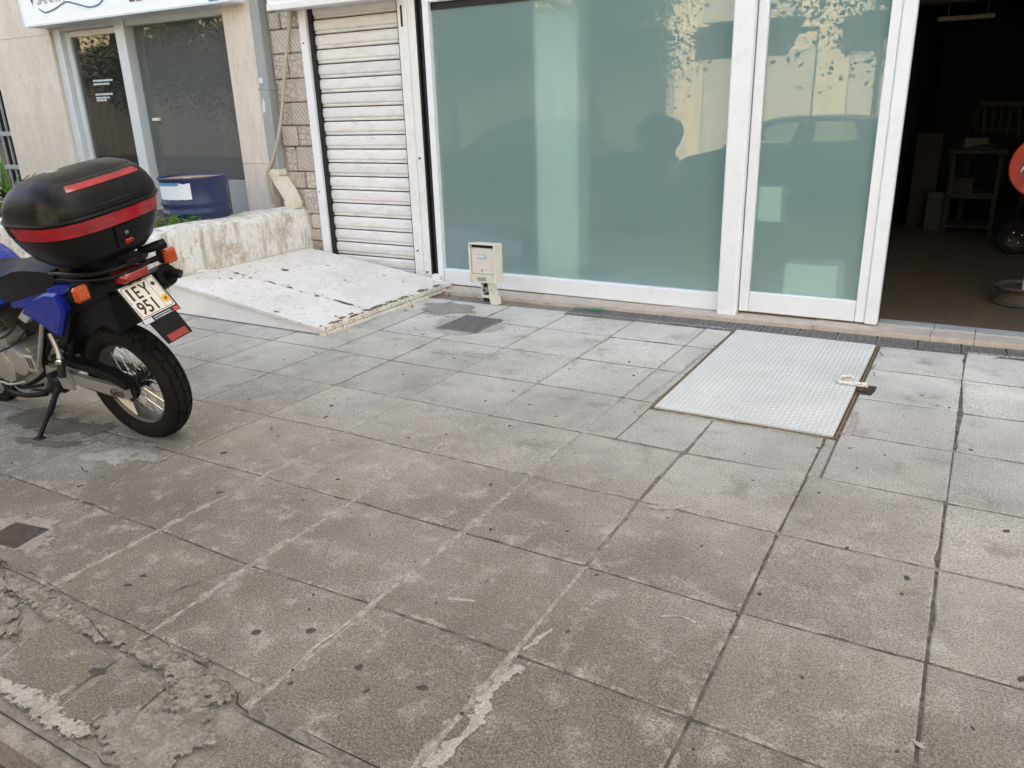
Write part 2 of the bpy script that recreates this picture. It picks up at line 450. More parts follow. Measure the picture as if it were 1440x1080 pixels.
# ---------------------------------------------------------------- mesh helpers
class MB:
    def __init__(s):
        s.v = []; s.f = []; s.mi = []; s.cur = 0
    def add(s, vs_, fs_):
        o = len(s.v)
        s.v += [Vector(p) for p in vs_]
        s.f += [tuple(i + o for i in f) for f in fs_]
        s.mi += [s.cur] * len(fs_)
        return s
    def box(s, lo, hi, bev=0.0, mat=None):
        """axis-aligned box from lo to hi with chamfered edges; mat: 4x4 transform"""
        x0, y0, z0 = (min(a, b) for a, b in zip(lo, hi)); x1, y1, z1 = (max(a, b) for a, b in zip(lo, hi))
        b = min(bev, (x1 - x0) * .45, (y1 - y0) * .45, (z1 - z0) * .45)
        if b <= 0:
            vs_ = [(x, y, z) for x in (x0, x1) for y in (y0, y1) for z in (z0, z1)]
            fs_ = [(0, 1, 3, 2), (4, 6, 7, 5), (0, 4, 5, 1), (2, 3, 7, 6), (0, 2, 6, 4), (1, 5, 7, 3)]
        else:
            vs_ = []; idx = {}
            for ix in (0, 1):
                for iy in (0, 1):
                    for iz in (0, 1):
                        X = (x0, x1)[ix]; Y = (y0, y1)[iy]; Z = (z0, z1)[iz]
                        xi = X + (b, -b)[ix]; yi = Y + (b, -b)[iy]; zi = Z + (b, -b)[iz]
                        for k, p in enumerate(((X, yi, zi), (xi, Y, zi), (xi, yi, Z))):
                            idx[ix, iy, iz, k] = len(vs_); vs_.append(p)
            fs_ = []
            I = idx
            for i in (0, 1):
                fs_.append(tuple(I[i, a, c, 0] for a, c in ((0, 0), (1, 0), (1, 1), (0, 1))))
                fs_.append(tuple(I[a, i, c, 1] for a, c in ((0, 0), (1, 0), (1, 1), (0, 1))))
                fs_.append(tuple(I[a, c, i, 2] for a, c in ((0, 0), (1, 0), (1, 1), (0, 1))))
            for a in (0, 1):
                for c in (0, 1):
                    fs_.append((I[0, a, c, 1], I[1, a, c, 1], I[1, a, c, 2], I[0, a, c, 2]))
                    fs_.append((I[a, 0, c, 0], I[a, 1, c, 0], I[a, 1, c, 2], I[a, 0, c, 2]))
                    fs_.append((I[a, c, 0, 0], I[a, c, 1, 0], I[a, c, 1, 1], I[a, c, 0, 1]))
                    for e in (0, 1):
                        fs_.append((I[a, c, e, 0], I[a, c, e, 1], I[a, c, e, 2]))
        if mat is not None:
            vs_ = [mat @ Vector(p) for p in vs_]
        return s.add(vs_, fs_)
    def obox(s, c, size, rot=(0, 0, 0), bev=0.0):
        from mathutils import Euler
        m = Matrix.Translation(Vector(c)) @ Euler(rot).to_matrix().to_4x4()
        h = Vector(size) / 2
        return s.box(-h, h, bev, m)
    def loft(s, rings, closed=True, caps=True, loop=False):
        o = []
        n = len(rings[0])
        vs_ = [p for r in rings for p in r]
        fs_ = []
        k = len(rings)
        for i in range(k if loop else k - 1):
            j = (i + 1) % k
            for a in range(n if closed else n - 1):
                b = (a + 1) % n
                fs_.append((i * n + a, i * n + b, j * n + b, j * n + a))
        if caps and closed and not loop:
            fs_.append(tuple(range(n - 1, -1, -1)))
            fs_.append(tuple((k - 1) * n + a for a in range(n)))
        return s.add(vs_, fs_)
    def tube(s, pts, r, n=8, caps=True, smooth=0):
        pts = [Vector(p) for p in pts]
        if smooth:
            pts = catmull(pts, smooth)
        rr = r if isinstance(r, (list, tuple)) else None
        rings = []
        up = None
        for i, p in enumerate(pts):
            t = (pts[min(i + 1, len(pts) - 1)] - pts[max(i - 1, 0)]).normalized()
            if up is None:
                up = Vector((0, 0, 1)) if abs(t.z) < .9 else Vector((1, 0, 0))
            a = t.cross(up).normalized(); b = a.cross(t).normalized(); up = b
            if rr:
                q = i / (len(pts) - 1) * (len(rr) - 1); k = min(int(q), len(rr) - 2)
                ri = rr[k] + (rr[k + 1] - rr[k]) * (q - k)
            else:
                ri = r
            rings.append([p + (a * math.cos(2 * math.pi * j / n) + b * math.sin(2 * math.pi * j / n)) * ri for j in range(n)])
        return s.loft(rings, True, caps)
    def cyl(s, p0, p1, r0, r1=None, n=20):
        return s.tube([p0, p1], [r0, r0 if r1 is None else r1], n)
    def lathe(s, prof, c=(0, 0, 0), axis='z', n=40, caps=False, loop=False):
        """prof: list of (radius, height along axis)"""
        rings = []
        for r, h in prof:
            ring = []
            for j in range(n):
                a = 2 * math.pi * j / n
                u, w = r * math.cos(a), r * math.sin(a)
                p = {'z': (u, w, h), 'y': (u, h, w), 'x': (h, u, w)}[axis]
                ring.append(Vector(c) + Vector(p))
            rings.append(ring)
        return s.loft(rings, True, caps, loop)
    def prism(s, poly, axis, a, b):
        """polygon in the plane normal to axis, extruded from a to b"""
        def P(q, h):
            return {'z': (q[0], q[1], h), 'y': (q[0], h, q[1]), 'x': (h, q[0], q[1])}[axis]
        n = len(poly)
        return s.loft([[P(q, a) for q in poly], [P(q, b) for q in poly]])

def catmull(pts, k):
    pts = [Vector(p) for p in pts]
    out = []
    for i in range(len(pts) - 1):
        p0 = pts[max(i - 1, 0)]; p1 = pts[i]; p2 = pts[i + 1]; p3 = pts[min(i + 2, len(pts) - 1)]
        for j in range(k):
            t = j / k
            out.append(0.5 * ((2 * p1) + (p2 - p0) * t + (2 * p0 - 5 * p1 + 4 * p2 - p3) * t * t + (3 * p1 - p0 - 3 * p2 + p3) * t ** 3))
    out.append(pts[-1])
    return out

OFF = {}
def tag(o, label=None, cat=None, group=None, kind=None):
    if label: o['label'] = label
    if cat: o['category'] = cat
    if group: o['group'] = group
    if kind: o['kind'] = kind
    return o

def thing(name, label, cat, loc=(0, 0, 0), group=None, local=False):
    o = bpy.data.objects.new(name, None)
    o.empty_display_size = 0.1
    o.location = loc
    COL.objects.link(o)
    OFF[o] = Vector((0, 0, 0)) if local else Vector(loc)
    return tag(o, label, cat, group)

def mesh(name, mb, mats, off=Vector((0, 0, 0)), smooth=None):
    me = bpy.data.meshes.new(name)
    me.from_pydata([p - off for p in mb.v], [], mb.f)
    for m in (mats if isinstance(mats, (list, tuple)) else [mats]):
        me.materials.append(M[m] if isinstance(m, str) else m)
    if any(mb.mi):
        me.polygons.foreach_set('material_index', mb.mi)
    import bmesh
    b = bmesh.new(); b.from_mesh(me)
    bmesh.ops.recalc_face_normals(b, faces=b.faces)
    b.to_mesh(me); b.free()
    if smooth is not None:
        me.polygons.foreach_set('use_smooth', [True] * len(me.polygons))
        me.set_sharp_from_angle(angle=R(smooth))
    return me

def obj(name, mb, mats, parent=None, smooth=None, kind=None):
    off = OFF.get(parent, Vector((0, 0, 0)))
    me = mesh(name, mb, mats, off, smooth)
    o = bpy.data.objects.new(name, me)
    COL.objects.link(o)
    if parent is not None:
        o.parent = parent
    OFF[o] = off
    if kind: o['kind'] = kind
    return o

def place(name, me, parent, loc, rot=(0, 0, 0)):
    """another object that shares a mesh; loc in the parent's world frame"""
    o = bpy.data.objects.new(name, me)
    COL.objects.link(o)
    o.parent = parent
    o.location = Vector(loc) - OFF.get(parent, Vector((0, 0, 0)))
    o.rotation_euler = rot
    OFF[o] = Vector(loc)
    return o

def struct(name, mb, mats, smooth=None):
    o = obj(name, mb, mats, None, smooth)
    o['kind'] = 'structure'
    return o

def text(name, body, mat, parent, mtx, size, extrude=0.0004, align='LEFT', bold=0.0, sx=1.0):
    """flat lettering as a mesh; mtx places the text plane (x right, y up, z out)"""
    cu = bpy.data.curves.new(name, 'FONT')
    cu.body = body; cu.size = size; cu.extrude = extrude; cu.align_x = align; cu.offset = bold
    cu.resolution_u = 3
    t = bpy.data.objects.new(name, cu)
    COL.objects.link(t)
    bpy.context.view_layer.update()
    me = bpy.data.meshes.new_from_object(t.evaluated_get(bpy.context.evaluated_depsgraph_get()))
    bpy.data.objects.remove(t)
    bpy.data.curves.remove(cu)
    off = OFF.get(parent, Vector((0, 0, 0)))
    me.transform(Matrix.Translation(-off) @ mtx @ Matrix.Diagonal((sx, 1, 1, 1)))
    me.materials.clear(); me.materials.append(M[mat])
    o = bpy.data.objects.new(name, me)
    COL.objects.link(o)
    o.parent = parent
    OFF[o] = off
    return o

def frame_mtx(o, x, y):
    x = Vector(x).normalized(); y = Vector(y).normalized(); z = x.cross(y)
    return Matrix(((x.x, y.x, z.x, o[0]), (x.y, y.y, z.y, o[1]), (x.z, y.z, z.z, o[2]), (0, 0, 0, 1)))

def rnd(a, b):
    return random.uniform(a, b)

# ================================================================ SETTING
# ---------------------------------------------------------------- ground, road, pavement
mb = MB(); mb.box((-60, -60, -0.4), (60, 60, -0.16)); struct('ground', mb, 'asphalt')
mb = MB()
mb.add([(-60, -60, -0.13), (60, -60, -0.13), (60, -1.02, -0.13), (-60, -1.02, -0.13)], [(0, 1, 2, 3)])
struct('road', mb, 'asphalt')
mb = MB(); mb.box((-30, -0.965, -0.15), (30, 4.9, -0.011))
pave = struct('pavement', mb, 'bed')

T = 0.6
NODE = {(0, 0): (0.01, 0.006), (1, 0): (-0.001, -0.001), (2, 0): (-0.017, -0.016), (3, 0): (-0.001, 0.01), (4, 0): (-0.001, 0.012), (5, 0): (0.01, 0.004), (0, 1): (-0.032, -0.009), (1, 1): (0.014, -0.004), (2, 1): (-0.006, -0.0), (3, 1): (0.009, -0.002), (4, 1): (-0.008, -0.0), (5, 1): (0.004, -0.018), (1, 2): (0.011, 0.019), (2, 2): (0.006, 0.001), (3, 2): (0.009, -0.005), (4, 2): (-0.021, -0.002), (5, 2): (-0.001, -0.009), (6, 2): (-0.007, -0.006), (2, 3): (0.014, -0.004), (3, 3): (0.01, 0.003), (4, 3): (-0.015, -0.017), (5, 3): (0.003, 0.014), (6, 3): (-0.007, -0.009), (6, 4): (-0.003, 0.003), (6, 5): (0.016, -0.02)}
def node(c, r):
    if (c, r) not in NODE:
        NODE[c, r] = (rnd(-.008, .008), rnd(-.008, .008))
    d = NODE[c, r]
    y = r * T + d[1]
    if r == 7: y = 4.16 + 0.0356 * (c * T - .6)
    return Vector((c * T + d[0], y, 0))

HX0, HX1, HY0, HY1 = 2.035, 3.035, 2.325, 4.145      # floor hatch
def slab(quad, gap=0.006, h=0.0):
    """one paving slab with chipped edges: quad is four corners, counter-clockwise"""
    cen = sum(quad, Vector((0, 0, 0))) / 4
    per = []
    for i in range(4):
        a, b = quad[i], quad[(i + 1) % 4]
        d = (b - a); L = d.length; d.normalize(); nrm = Vector((-d.y, d.x, 0))
        n = max(2, int(L / 0.075))
        for k in range(n):
            t = k / n
            p = a + d * L * t
            j = abs(mnoise.noise(p * 9.0 + Vector((3, 1, 0)))) * 0.004 + rnd(0, .0015)
            if rnd(0, 1) < 0.04: j += rnd(.004, .012)
            p = p + nrm * (gap + j)
            if k == 0:
                pd = (quad[i] - quad[i - 1]).normalized()
                p += Vector((-pd.y, pd.x, 0)) * (gap + rnd(0, .006))
            per.append(p)
    ten = [p + (cen - p).normalized() * 0.006 for p in per]
    inn = [p + (cen - p) * min(0.4, 0.045 / max((cen - p).length, .01)) for p in per]
    n = len(per)
    tilt = Vector((rnd(-.003, .003), rnd(-.003, .003), 0))
    def z(p, base): return Vector((p.x, p.y, base + h + (p - cen).dot(tilt)))
    vs_ = [z(p, -.02) for p in per] + [z(p, -.0035) for p in per] + [z(p, 0) for p in ten] + [z(p, 0.0) for p in inn]
    fs_ = []
    for k in range(3):
        for i in range(n):
            j = (i + 1) % n
            fs_.append((k * n + i, k * n + j, (k + 1) * n + j, (k + 1) * n + i))
    fs_.append(tuple(3 * n + i for i in range(n)))
    m = MB().add(vs_, fs_)
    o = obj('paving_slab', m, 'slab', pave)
    at = o.data.attributes.new('edge', 'FLOAT', 'POINT')
    at.data.foreach_set('value', [1.0] * (3 * n) + [0.0] * n)
    return o

for c in range(-9, 13):
    for r in range(-1, 7):
        q = [node(c, r), node(c + 1, r), node(c + 1, r + 1), node(c, r + 1)]
        x0, x1, y0, y1 = c * T, c * T + T, r * T, r * T + T
        if x1 <= -0.95 and y0 >= 2.9: continue            # under the ramp and the planter
        if r == -1:
            q[0].y = -0.585; q[1].y = -0.585
            if c <= 2:
                q[0].y = q[1].y = -0.50
        if x0 > 6 or x1 < -4.8: continue
        # slabs meeting the hatch are cut round it
        m_ = 0.026
        a0, a1, b0, b1 = HX0 - m_, HX1 + m_, HY0 - m_, HY1 + .03
        if x0 < a1 and x1 > a0 and y0 < b1 and y1 > b0:
            parts = []
            if x0 < a0 - .03: parts.append((x0, a0, y0, y1))
            if x1 > a1 + .03: parts.append((a1, x1, y0, y1))
            if y0 < b0 - .03: parts.append((max(x0, a0), min(x1, a1), y0, b0))
            for (u0, u1, v0, v1) in parts:
                v1 = min(v1, q[3].y) if r == 6 else v1
                slab([Vector((u0, v0, 0)), Vector((u1, v0, 0)), Vector((u1, v1, 0)), Vector((u0, v1, 0))], .004)
            continue
        slab(q, 0.0042, rnd(-.0016, .0016))
# kerb-side row of cut slabs behind the kerb
for c in range(-8, 12):
    a, b = c * T, c * T + T
    if c in (2,):
        slab([Vector((a + .06, -.90, 0)), Vector((1.52, -.86, 0)), Vector((1.50, -.64, 0)), Vector((a + .06, -.63, 0))], .004)
        continue
    if c in (1,):
        slab([Vector((a + .26, -.88, 0)), Vector((b + .03, -.91, 0)), Vector((b + .03, -.64, 0)), Vector((a + .2, -.58, 0))], .004)
        continue
    if c == 3:
        slab([Vector((1.86, -.955, 0)), Vector((2.4, -.955, 0)), Vector((2.4, -.61, 0)), Vector((1.84, -.62, 0))], .005)
        continue
    if c == 0:
        continue
    slab([Vector((a, -.955, 0)), Vector((b, -.955, 0)), Vector((b, -.605, 0)), Vector((a, -.605, 0))], .006)

# mortar in the joints: pale, worn or dirt-filled
J = {'pale': MB(), 'dark': MB(), 'mid': MB()}
colk = {1: 'pale', 2: 'pale', 3: 'pale', 4: 'mid', 5: 'dark', 6: 'dark', 0: 'mid', -1: 'mid'}
rowk = {0: 'dark', 1: 'dark', 2: 'mid', 3: 'mid', 4: 'mid', 5: 'mid', 6: 'mid'}
def joint(a, b, kind, w):
    d = (b - a).normalized(); nrm = Vector((-d.y, d.x, 0))
    n = 8
    l, r_ = [], []
    for i in range(n + 1):
        p = a.lerp(b, i / n)
        l.append(p + nrm * (w + rnd(-.002, .002)) + Vector((0, 0, -.0022 + rnd(-.0010, .0008)))); r_.append(p - nrm * (w + rnd(-.002, .002)) + Vector((0, 0, -.0022 + rnd(-.0010, .0008))))
    J[kind].add(l + r_, [(i, i + 1, n + 2 + i, n + 1 + i) for i in range(n)])
for c in range(-8, 13):
    for r in range(-1, 7):
        a, b, e = node(c, r), node(c, r + 1), node(c + 1, r)
        if r >= 0 or c > 2:
            joint(e if False else node(c, r), node(c + 1, r), rowk.get(r, 'mid'), .018)
        k = colk.get(c, 'mid')
        if c == 4 and r < 1: k = 'pale'
        joint(a, b, k, .017)
for k, m_ in J.items():
    if k == 'dark':
        m_.v = [p - Vector((0, 0, .003)) for p in m_.v]
    obj('joint_mortar', m_, 'mortar_' + k, pave, kind='stuff')

# irregular patches, smears, cracks and gum
def blob(name, cx, cy, rx, ry, mat, z=0.0025, ang=0.0, n=40, jag=0.28, fr=3.0, dome=0.0, rough=.0):
    out = []; ca, sa = math.cos(ang), math.sin(ang)
    for k, s in ((0, 1.0), (1, 0.86), (2, 0.5)):
        ring = []
        for i in range(n):
            t = 2 * math.pi * i / n
            d = 1 + jag * mnoise.noise(Vector((math.cos(t) * 1.3 + cx * 5, math.sin(t) * 1.3 + cy * 5, 3.3))) * 1.8 + jag * .4 * mnoise.noise(Vector((math.cos(t) * fr + cx * 9, math.sin(t) * fr, 1.3))) + jag * .12 * mnoise.noise(Vector((math.cos(t) * fr * 3 + cx * 9, math.sin(t) * fr * 3, 7.3)))
            x, y = rx * s * d * math.cos(t), ry * s * d * math.sin(t)
            zz = (-0.001, z, z + dome)[k] + (rough * mnoise.noise(Vector((x * 25 + cx, y * 25, 0))) if k else 0)
            ring.append(Vector((cx + x * ca - y * sa, cy + x * sa + y * ca, zz)))
        out.append(ring)
    m_ = MB().loft(out, True, False)
    m_.f.append(tuple(2 * n + i for i in range(n))); m_.mi.append(0)
    o = obj(name, m_, mat, pave, smooth=40)
    o.data.attributes.new('cov', 'FLOAT', 'POINT').data.foreach_set('value', [0.0] * n + [.45] * n + [1.0] * n)
    return o

def smear(name, pts, w, mat, z=.0024, k=9, rag=.8, rough=.0, freq=11, par=None):
    """ragged ribbon of mortar or chalk along a path, edges independent"""
    pts = catmull([Vector((p[0], p[1], z)) for p in pts], k)
    n = len(pts); L, Rr, C = [], [], []
    for i, p in enumerate(pts):
        t = (pts[min(i + 1, n - 1)] - pts[max(i - 1, 0)]).normalized(); nr = Vector((-t.y, t.x, 0))
        e = min(1.0, i / 4 + .15, (n - 1 - i) / 4 + .15)
        def wn(o): 
            q = Vector((p.x * freq, p.y * freq, o))
            return w * e * max(.12, 1 + rag * 1.5 * mnoise.noise(q) + rag * .7 * mnoise.noise(q * 3.1))
        a_, b_ = wn(1.7), wn(8.3)
        zz = Vector((0, 0, rough * mnoise.noise(p * 30)))
        L.append(p + nr * a_ - Vector((0, 0, z + .001))); C.append(p + zz); Rr.append(p - nr * b_ - Vector((0, 0, z + .001)))
    Li = [c.lerp(l, .6) + Vector((0, 0, (z + .001) * .6 + rough * mnoise.noise(l * 37))) for c, l in zip(C, L)]
    Ri = [c.lerp(l, .6) + Vector((0, 0, (z + .001) * .6 + rough * mnoise.noise(l * 37))) for c, l in zip(C, Rr)]
    rows = [L, Li, C, Ri, Rr]
    vs_ = [p for r in rows for p in r]
    o = obj(name, MB().add(vs_, [(j * n + i, j * n + i + 1, (j + 1) * n + i + 1, (j + 1) * n + i) for j in range(4) for i in range(n - 1)]), mat, par or pave, smooth=40)
    ends = [min(1.0, i / 3, (n - 1 - i) / 3) for i in range(n)]
    o.data.attributes.new('cov', 'FLOAT', 'POINT').data.foreach_set('value', [v * e for v in (0, .45, .95, .45, 0) for e in ends])
    return o

smear('cement_patch', [(-.6, -.55), (-.1, -.54), (.3, -.555), (.6, -.56), (.9, -.575), (1.2, -.565), (1.5, -.58), (1.75, -.60)], .062, 'patch_broken', .0032, 12, .5, .0006)
smear('cement_patch', [(1.42, -.52), (1.55, -.60), (1.66, -.68), (1.70, -.78)], .11, 'patch_broken', .0036, 10, .5, .0008)
blob('cement_patch', 1.66, -0.83, .23, .14, 'patch_dark', .0032, .3, 60, .3, 4, 0.0005, .0006)
smear('cement_patch', [(.3, -.90), (.7, -.885), (1.1, -.90), (1.5, -.905)], .05, 'patch_pale', .0035, 12, .6, .001)
blob('cement_patch', 0.40, -0.76, .34, .13, 'patch_broken', .0032, .1, 60, .4, 4, 0.0005, .0006)
blob('cement_patch', 0.62, -0.69, .08, .045, 'patch_dark', .0032, 0, 30, .4, 3, 0.0005, .0006)
blob('cement_patch', -0.26, 0.40, .235, .115, 'patch_pale', .0032, .45, 60, .45, 5, 0.0005, .0006)
blob('cement_patch', -0.22, 0.43, .115, .058, 'patch_dark', .0032, .45, 36, .3, 3, 0.0005, .0006)
smear('cement_patch', [(-.95, .36), (-.7, .47), (-.45, .55), (-.2, .60)], .06, 'patch_broken', .0032, 10, .6, .0008)
blob('cement_patch', 0.05, -0.32, .25, .19, 'patch_mid', .0032, 0, 60, .25, 4, 0.0005, .0006)
blob('cement_patch', 0.03, 3.40, .36, .33, 'patch_smooth', .0032, 0.1, 60, .25, 4, 0.0005, .0006)
blob('cement_patch', -0.48, 3.84, .33, .22, 'patch_mid', .0032, 0, 50, .25, 3, 0.0005, .0006)
smear('bike_shade_stain', [(-1.5, .62), (-1.2, .52), (-.9, .55), (-.65, .66)], .16, 'bike_shade', .0028, 9, .5)  # contact shade under the bike painted as dark patches, partly oil
smear('bike_shade_stain', [(-1.1, .30), (-.85, .34), (-.6, .42)], .06, 'bike_shade', .0028, 9, .6)
smear('chalk_smear', [(.14, 2.68), (.35, 2.72), (.55, 2.76), (.72, 2.74)], .07, 'chalk', .0024, 9, .7)
smear('chalk_smear', [(2.47, -.02), (2.44, -.10), (2.43, -.20), (2.465, -.30), (2.455, -.42), (2.435, -.56)], .036, 'chalk', .0024, 9, .9)
smear('chalk_smear', [(2.46, .20), (2.445, .10), (2.42, .03)], .016, 'chalk', .0024, 7, .9)
smear('chalk_smear', [(1.80, -.08), (1.79, -.25), (1.80, -.45)], .008, 'chalk', .0024, 9, .9)
smear('chalk_smear', [(2.02, .155), (2.07, .175), (2.14, .20)], .012, 'chalk', .0024, 7, .8)
smear('chalk_smear', [(2.06, .19), (2.09, .165)], .010, 'chalk', .0025, 7, .8)
smear('chalk_smear', [(2.42, 1.16), (2.50, 1.18), (2.58, 1.24), (2.66, 1.30)], .030, 'patch_pale', .0022, 8, .8)
smear('chalk_smear', [(2.0, 2.36), (1.93, 2.30), (1.98, 2.25)], .03, 'chalk', .0026, 7, .6)
smear('chalk_smear', [(3.09, 2.34), (3.10, 2.55), (3.085, 2.8)], .028, 'chalk', .0024, 8, .7)
smear('chalk_smear', [(2.0, 2.275), (2.3, 2.285), (2.6, 2.28), (3.05, 2.29)], .018, 'patch_pale', .0024, 9, .7)
smear('chalk_smear', [(1.93, 2.35), (1.96, 2.8), (1.975, 3.2), (1.98, 3.6)], .022, 'patch_pale', .0024, 9, .6)
smear('chalk_smear', [(3.58, .22), (3.63, .19)], .02, 'chalk', .0022, 6, .9)
smear('chalk_smear', [(3.02, .46), (3.04, .40)], .02, 'chalk', .0022, 6, .9)
smear('chalk_smear', [(2.75, .42), (2.83, .46), (2.9, .44)], .013, 'patch_pale', .0022, 6, .9)

# loose crumbs of mortar and grit on the broken edge and in the corners
random.seed(77)
mb = MB()
for k in range(900):
    u = rnd(0, 1)
    if u < .5: x, y = rnd(-.4, 1.85), -.56 + random.gauss(0, .06)
    elif u < .7: x, y = rnd(.2, 1.8), -.93 + random.gauss(0, .02)
    elif u < .8: x, y = -.3 + random.gauss(0, .25), .45 + random.gauss(0, .08)
    elif u < .9: x, y = rnd(-1, 3), 4.26 + random.gauss(0, .02)
    else: x, y = rnd(-.5, 4), T * random.randrange(-1, 6) + random.gauss(0, .008)
    r_ = abs(random.gauss(0, .0022)) + .0012
    c_ = Vector((x, y, r_ * .5 + .003))
    pts_ = [c_ + Vector((math.cos(a_) * r_ * rnd(.7, 1.3), math.sin(a_) * r_ * rnd(.7, 1.3), -r_)) for a_ in (0, 2.1, 4.2)] + [c_ + Vector((rnd(-.4, .4) * r_, rnd(-.4, .4) * r_, r_ * rnd(.6, 1.1)))]
    mb.add(pts_, [(0, 1, 3), (1, 2, 3), (2, 0, 3)])
obj('grit', mb, 'mortar_mid', pave, kind='stuff')

def crack(pts, w=.004, z=.0012):
    pts = catmull([Vector((p[0], p[1], z)) for p in pts], 7)
    l, r_ = [], []
    for i, p in enumerate(pts):
        t = (pts[min(i + 1, len(pts) - 1)] - pts[max(i - 1, 0)]).normalized(); nr = Vector((-t.y, t.x, 0))
        p = p + nr * mnoise.noise(p * 30) * .022
        ww = w * max(.04, .10 + mnoise.noise(p * 11) * 1.5 + mnoise.noise(p * 31) * .8)
        l.append(p + nr * ww); r_.append(p - nr * ww)
    n = len(pts)
    obj('crack', MB().add(l + r_, [(i, i + 1, n + i + 1, n + i) for i in range(n - 1)]), 'crack', pave)
crack([(.2, -.49), (.48, -.487), (.84, -.51), (1.0, -.50), (1.24, -.505), (1.53, -.535), (1.66, -.55), (1.83, -.62)], .0045, .0055)
crack([(.85, -.535), (1.26, -.62), (1.51, -.62)], .003, .0055)
crack([(.46, -.93), (.9, -.925), (1.3, -.935), (1.7, -.94)], .005, .0075)
crack([(.23, -.49), (.45, -.58), (.69, -.66), (.76, -.72), (.87, -.765)], .006, .006)
crack([(1.24, -.63), (1.25, -.78), (1.263, -.92)], .003, .004)
crack([(-.43, .30), (-.31, .22), (-.14, .20), (-.02, .23)], .003, .004)
crack([(3.05, 4.13), (3.09, 3.9), (3.08, 3.6), (3.12, 3.4), (3.10, 3.25)], .004, .0015)
crack([(1.02, -.49), (1.08, -.25), (1.18, -.02)], .003, .0012)
crack([(-.62, .42), (-.35, .5), (-.1, .6)], .003, .005)
crack([(2.62, .62), (2.66, .52), (2.64, .44)], .0012, .0012)

SPOTS = [(.2, .705, 1.4), (1.707, -.218, 1.2), (1.542, -.317, 1.2), (1.985, -.285, 1), (2.226, -.267, 1.1), (1.221, -.713, 1.5), (1.688, 1.029, .9), (.975, .741, .6), (.553, .369, 1.2), (-.139, .097, 1.1), (3.497, 1.078, 1), (3.823, 1.631, .8), (3.673, 2.456, .7), (3.263, .336, .5), (.863, -.342, 1), (3.863, .644, 1.1), (.246, 1.499, 1), (.345, 1.34, .9), (1.133, 2.213, .6), (1.573, 3.073, 1), (1.707, 2.817, .8), (2.989, 2.149, .6), (2.08, -.36, .6), (1.84, -.45, .5), (1.80, -.40, .4), (.86, -.27, .8), (3.0, .56, .4), (2.4, -.3, .45), (.62, 1.1, .5), (1.40, 1.7, .5), (3.3, 2.2, .4), (2.75, .95, .4), (.3, 1.0, .6), (3.4, 3.2, .7), (3.55, 3.05, .5)]
for (x, y, s) in SPOTS:
    blob('gum_spot', x, y, .017 * s * rnd(.8, 1.25), .012 * s * rnd(.8, 1.2), 'gum', .0022, rnd(0, 3), 14, .3, 2, .0008)
random.seed(31)
for k in range(95):
    x, y = rnd(-.8, 4.2), rnd(-.4, 4.0)
    if HX0 - .1 < x < HX1 + .1 and HY0 - .1 < y < HY1: continue
    blob('gum_spot', x, y, .007 * rnd(.5, 1.7), .0055 * rnd(.5, 1.5), 'gum', .0022, rnd(0, 3), 9, .3, 2, .0004)

# kerb stones
x = -9.0
while x < 9:
    L = rnd(.9, 1.05)
    mb = MB().box((x + .004, -1.032, -.15), (x + L - .004, -.968, -.002 + rnd(-.002, .002)), .012)
    obj('kerb_stone', mb, 'kerb', pave)
    x += L

# small iron inspection cover near the kerb
t = thing('inspection_cover', 'small rusty iron cover with wavy tread set in the pavement near the kerb', 'manhole cover', (.075, -.34, 0))
A = math.atan2(.028, .165)
ux, uy = Vector((math.cos(A), math.sin(A), 0)), Vector((-math.sin(A), math.cos(A), 0))
cm = frame_mtx((.065, -.33, .006), ux, uy)
obj('plate', MB().box((-.105, -.085, -.008), (.105, .085, 0), .003, cm), 'cover_iron', t)
mb = MB()
for i in range(9):
    for k in range(7):
        xx, yy = -.088 + i * .022, -.068 + k * .0226
        s = 1 if (i + k) % 2 else -1
        mb.obox(cm @ Vector((xx, yy, .001)), (.018, .005, .003), (0, 0, A + s * .75), .0008)
obj('tread', mb, 'cover_iron', t)

# ---------------------------------------------------------------- grid drain by the letterbox
t = thing('drain_grid', 'square dark metal mesh drain cover in the pavement by the letterbox', 'drain cover', (.01, 3.45, 0))
mb = MB(); mb.box((-.17, 3.24, -.03), (.19, 3.66, .0042)); obj('sump', mb, 'dark_void', t)
obj('rim', MB().box((-.178, 3.232, -.02), (-.162, 3.668, .0125), .002).box((.182, 3.232, -.02), (.198, 3.668, .0125), .002).box((-.162, 3.232, -.02), (.182, 3.246, .0125), .002).box((-.162, 3.654, -.02), (.182, 3.668, .0125), .002), 'grid_iron', t)
mb = MB()
for i in range(1, 11): mb.box((-.162 + i * .0313 - .0055, 3.246, .0045), (-.162 + i * .0313 + .0055, 3.654, .0118), .001)
for i in range(1, 13): mb.box((-.162, 3.246 + i * .0314 - .0055, .0045), (.182, 3.246 + i * .0314 + .0055, .0108), .001)
obj('grid', mb, 'grid_iron', t)

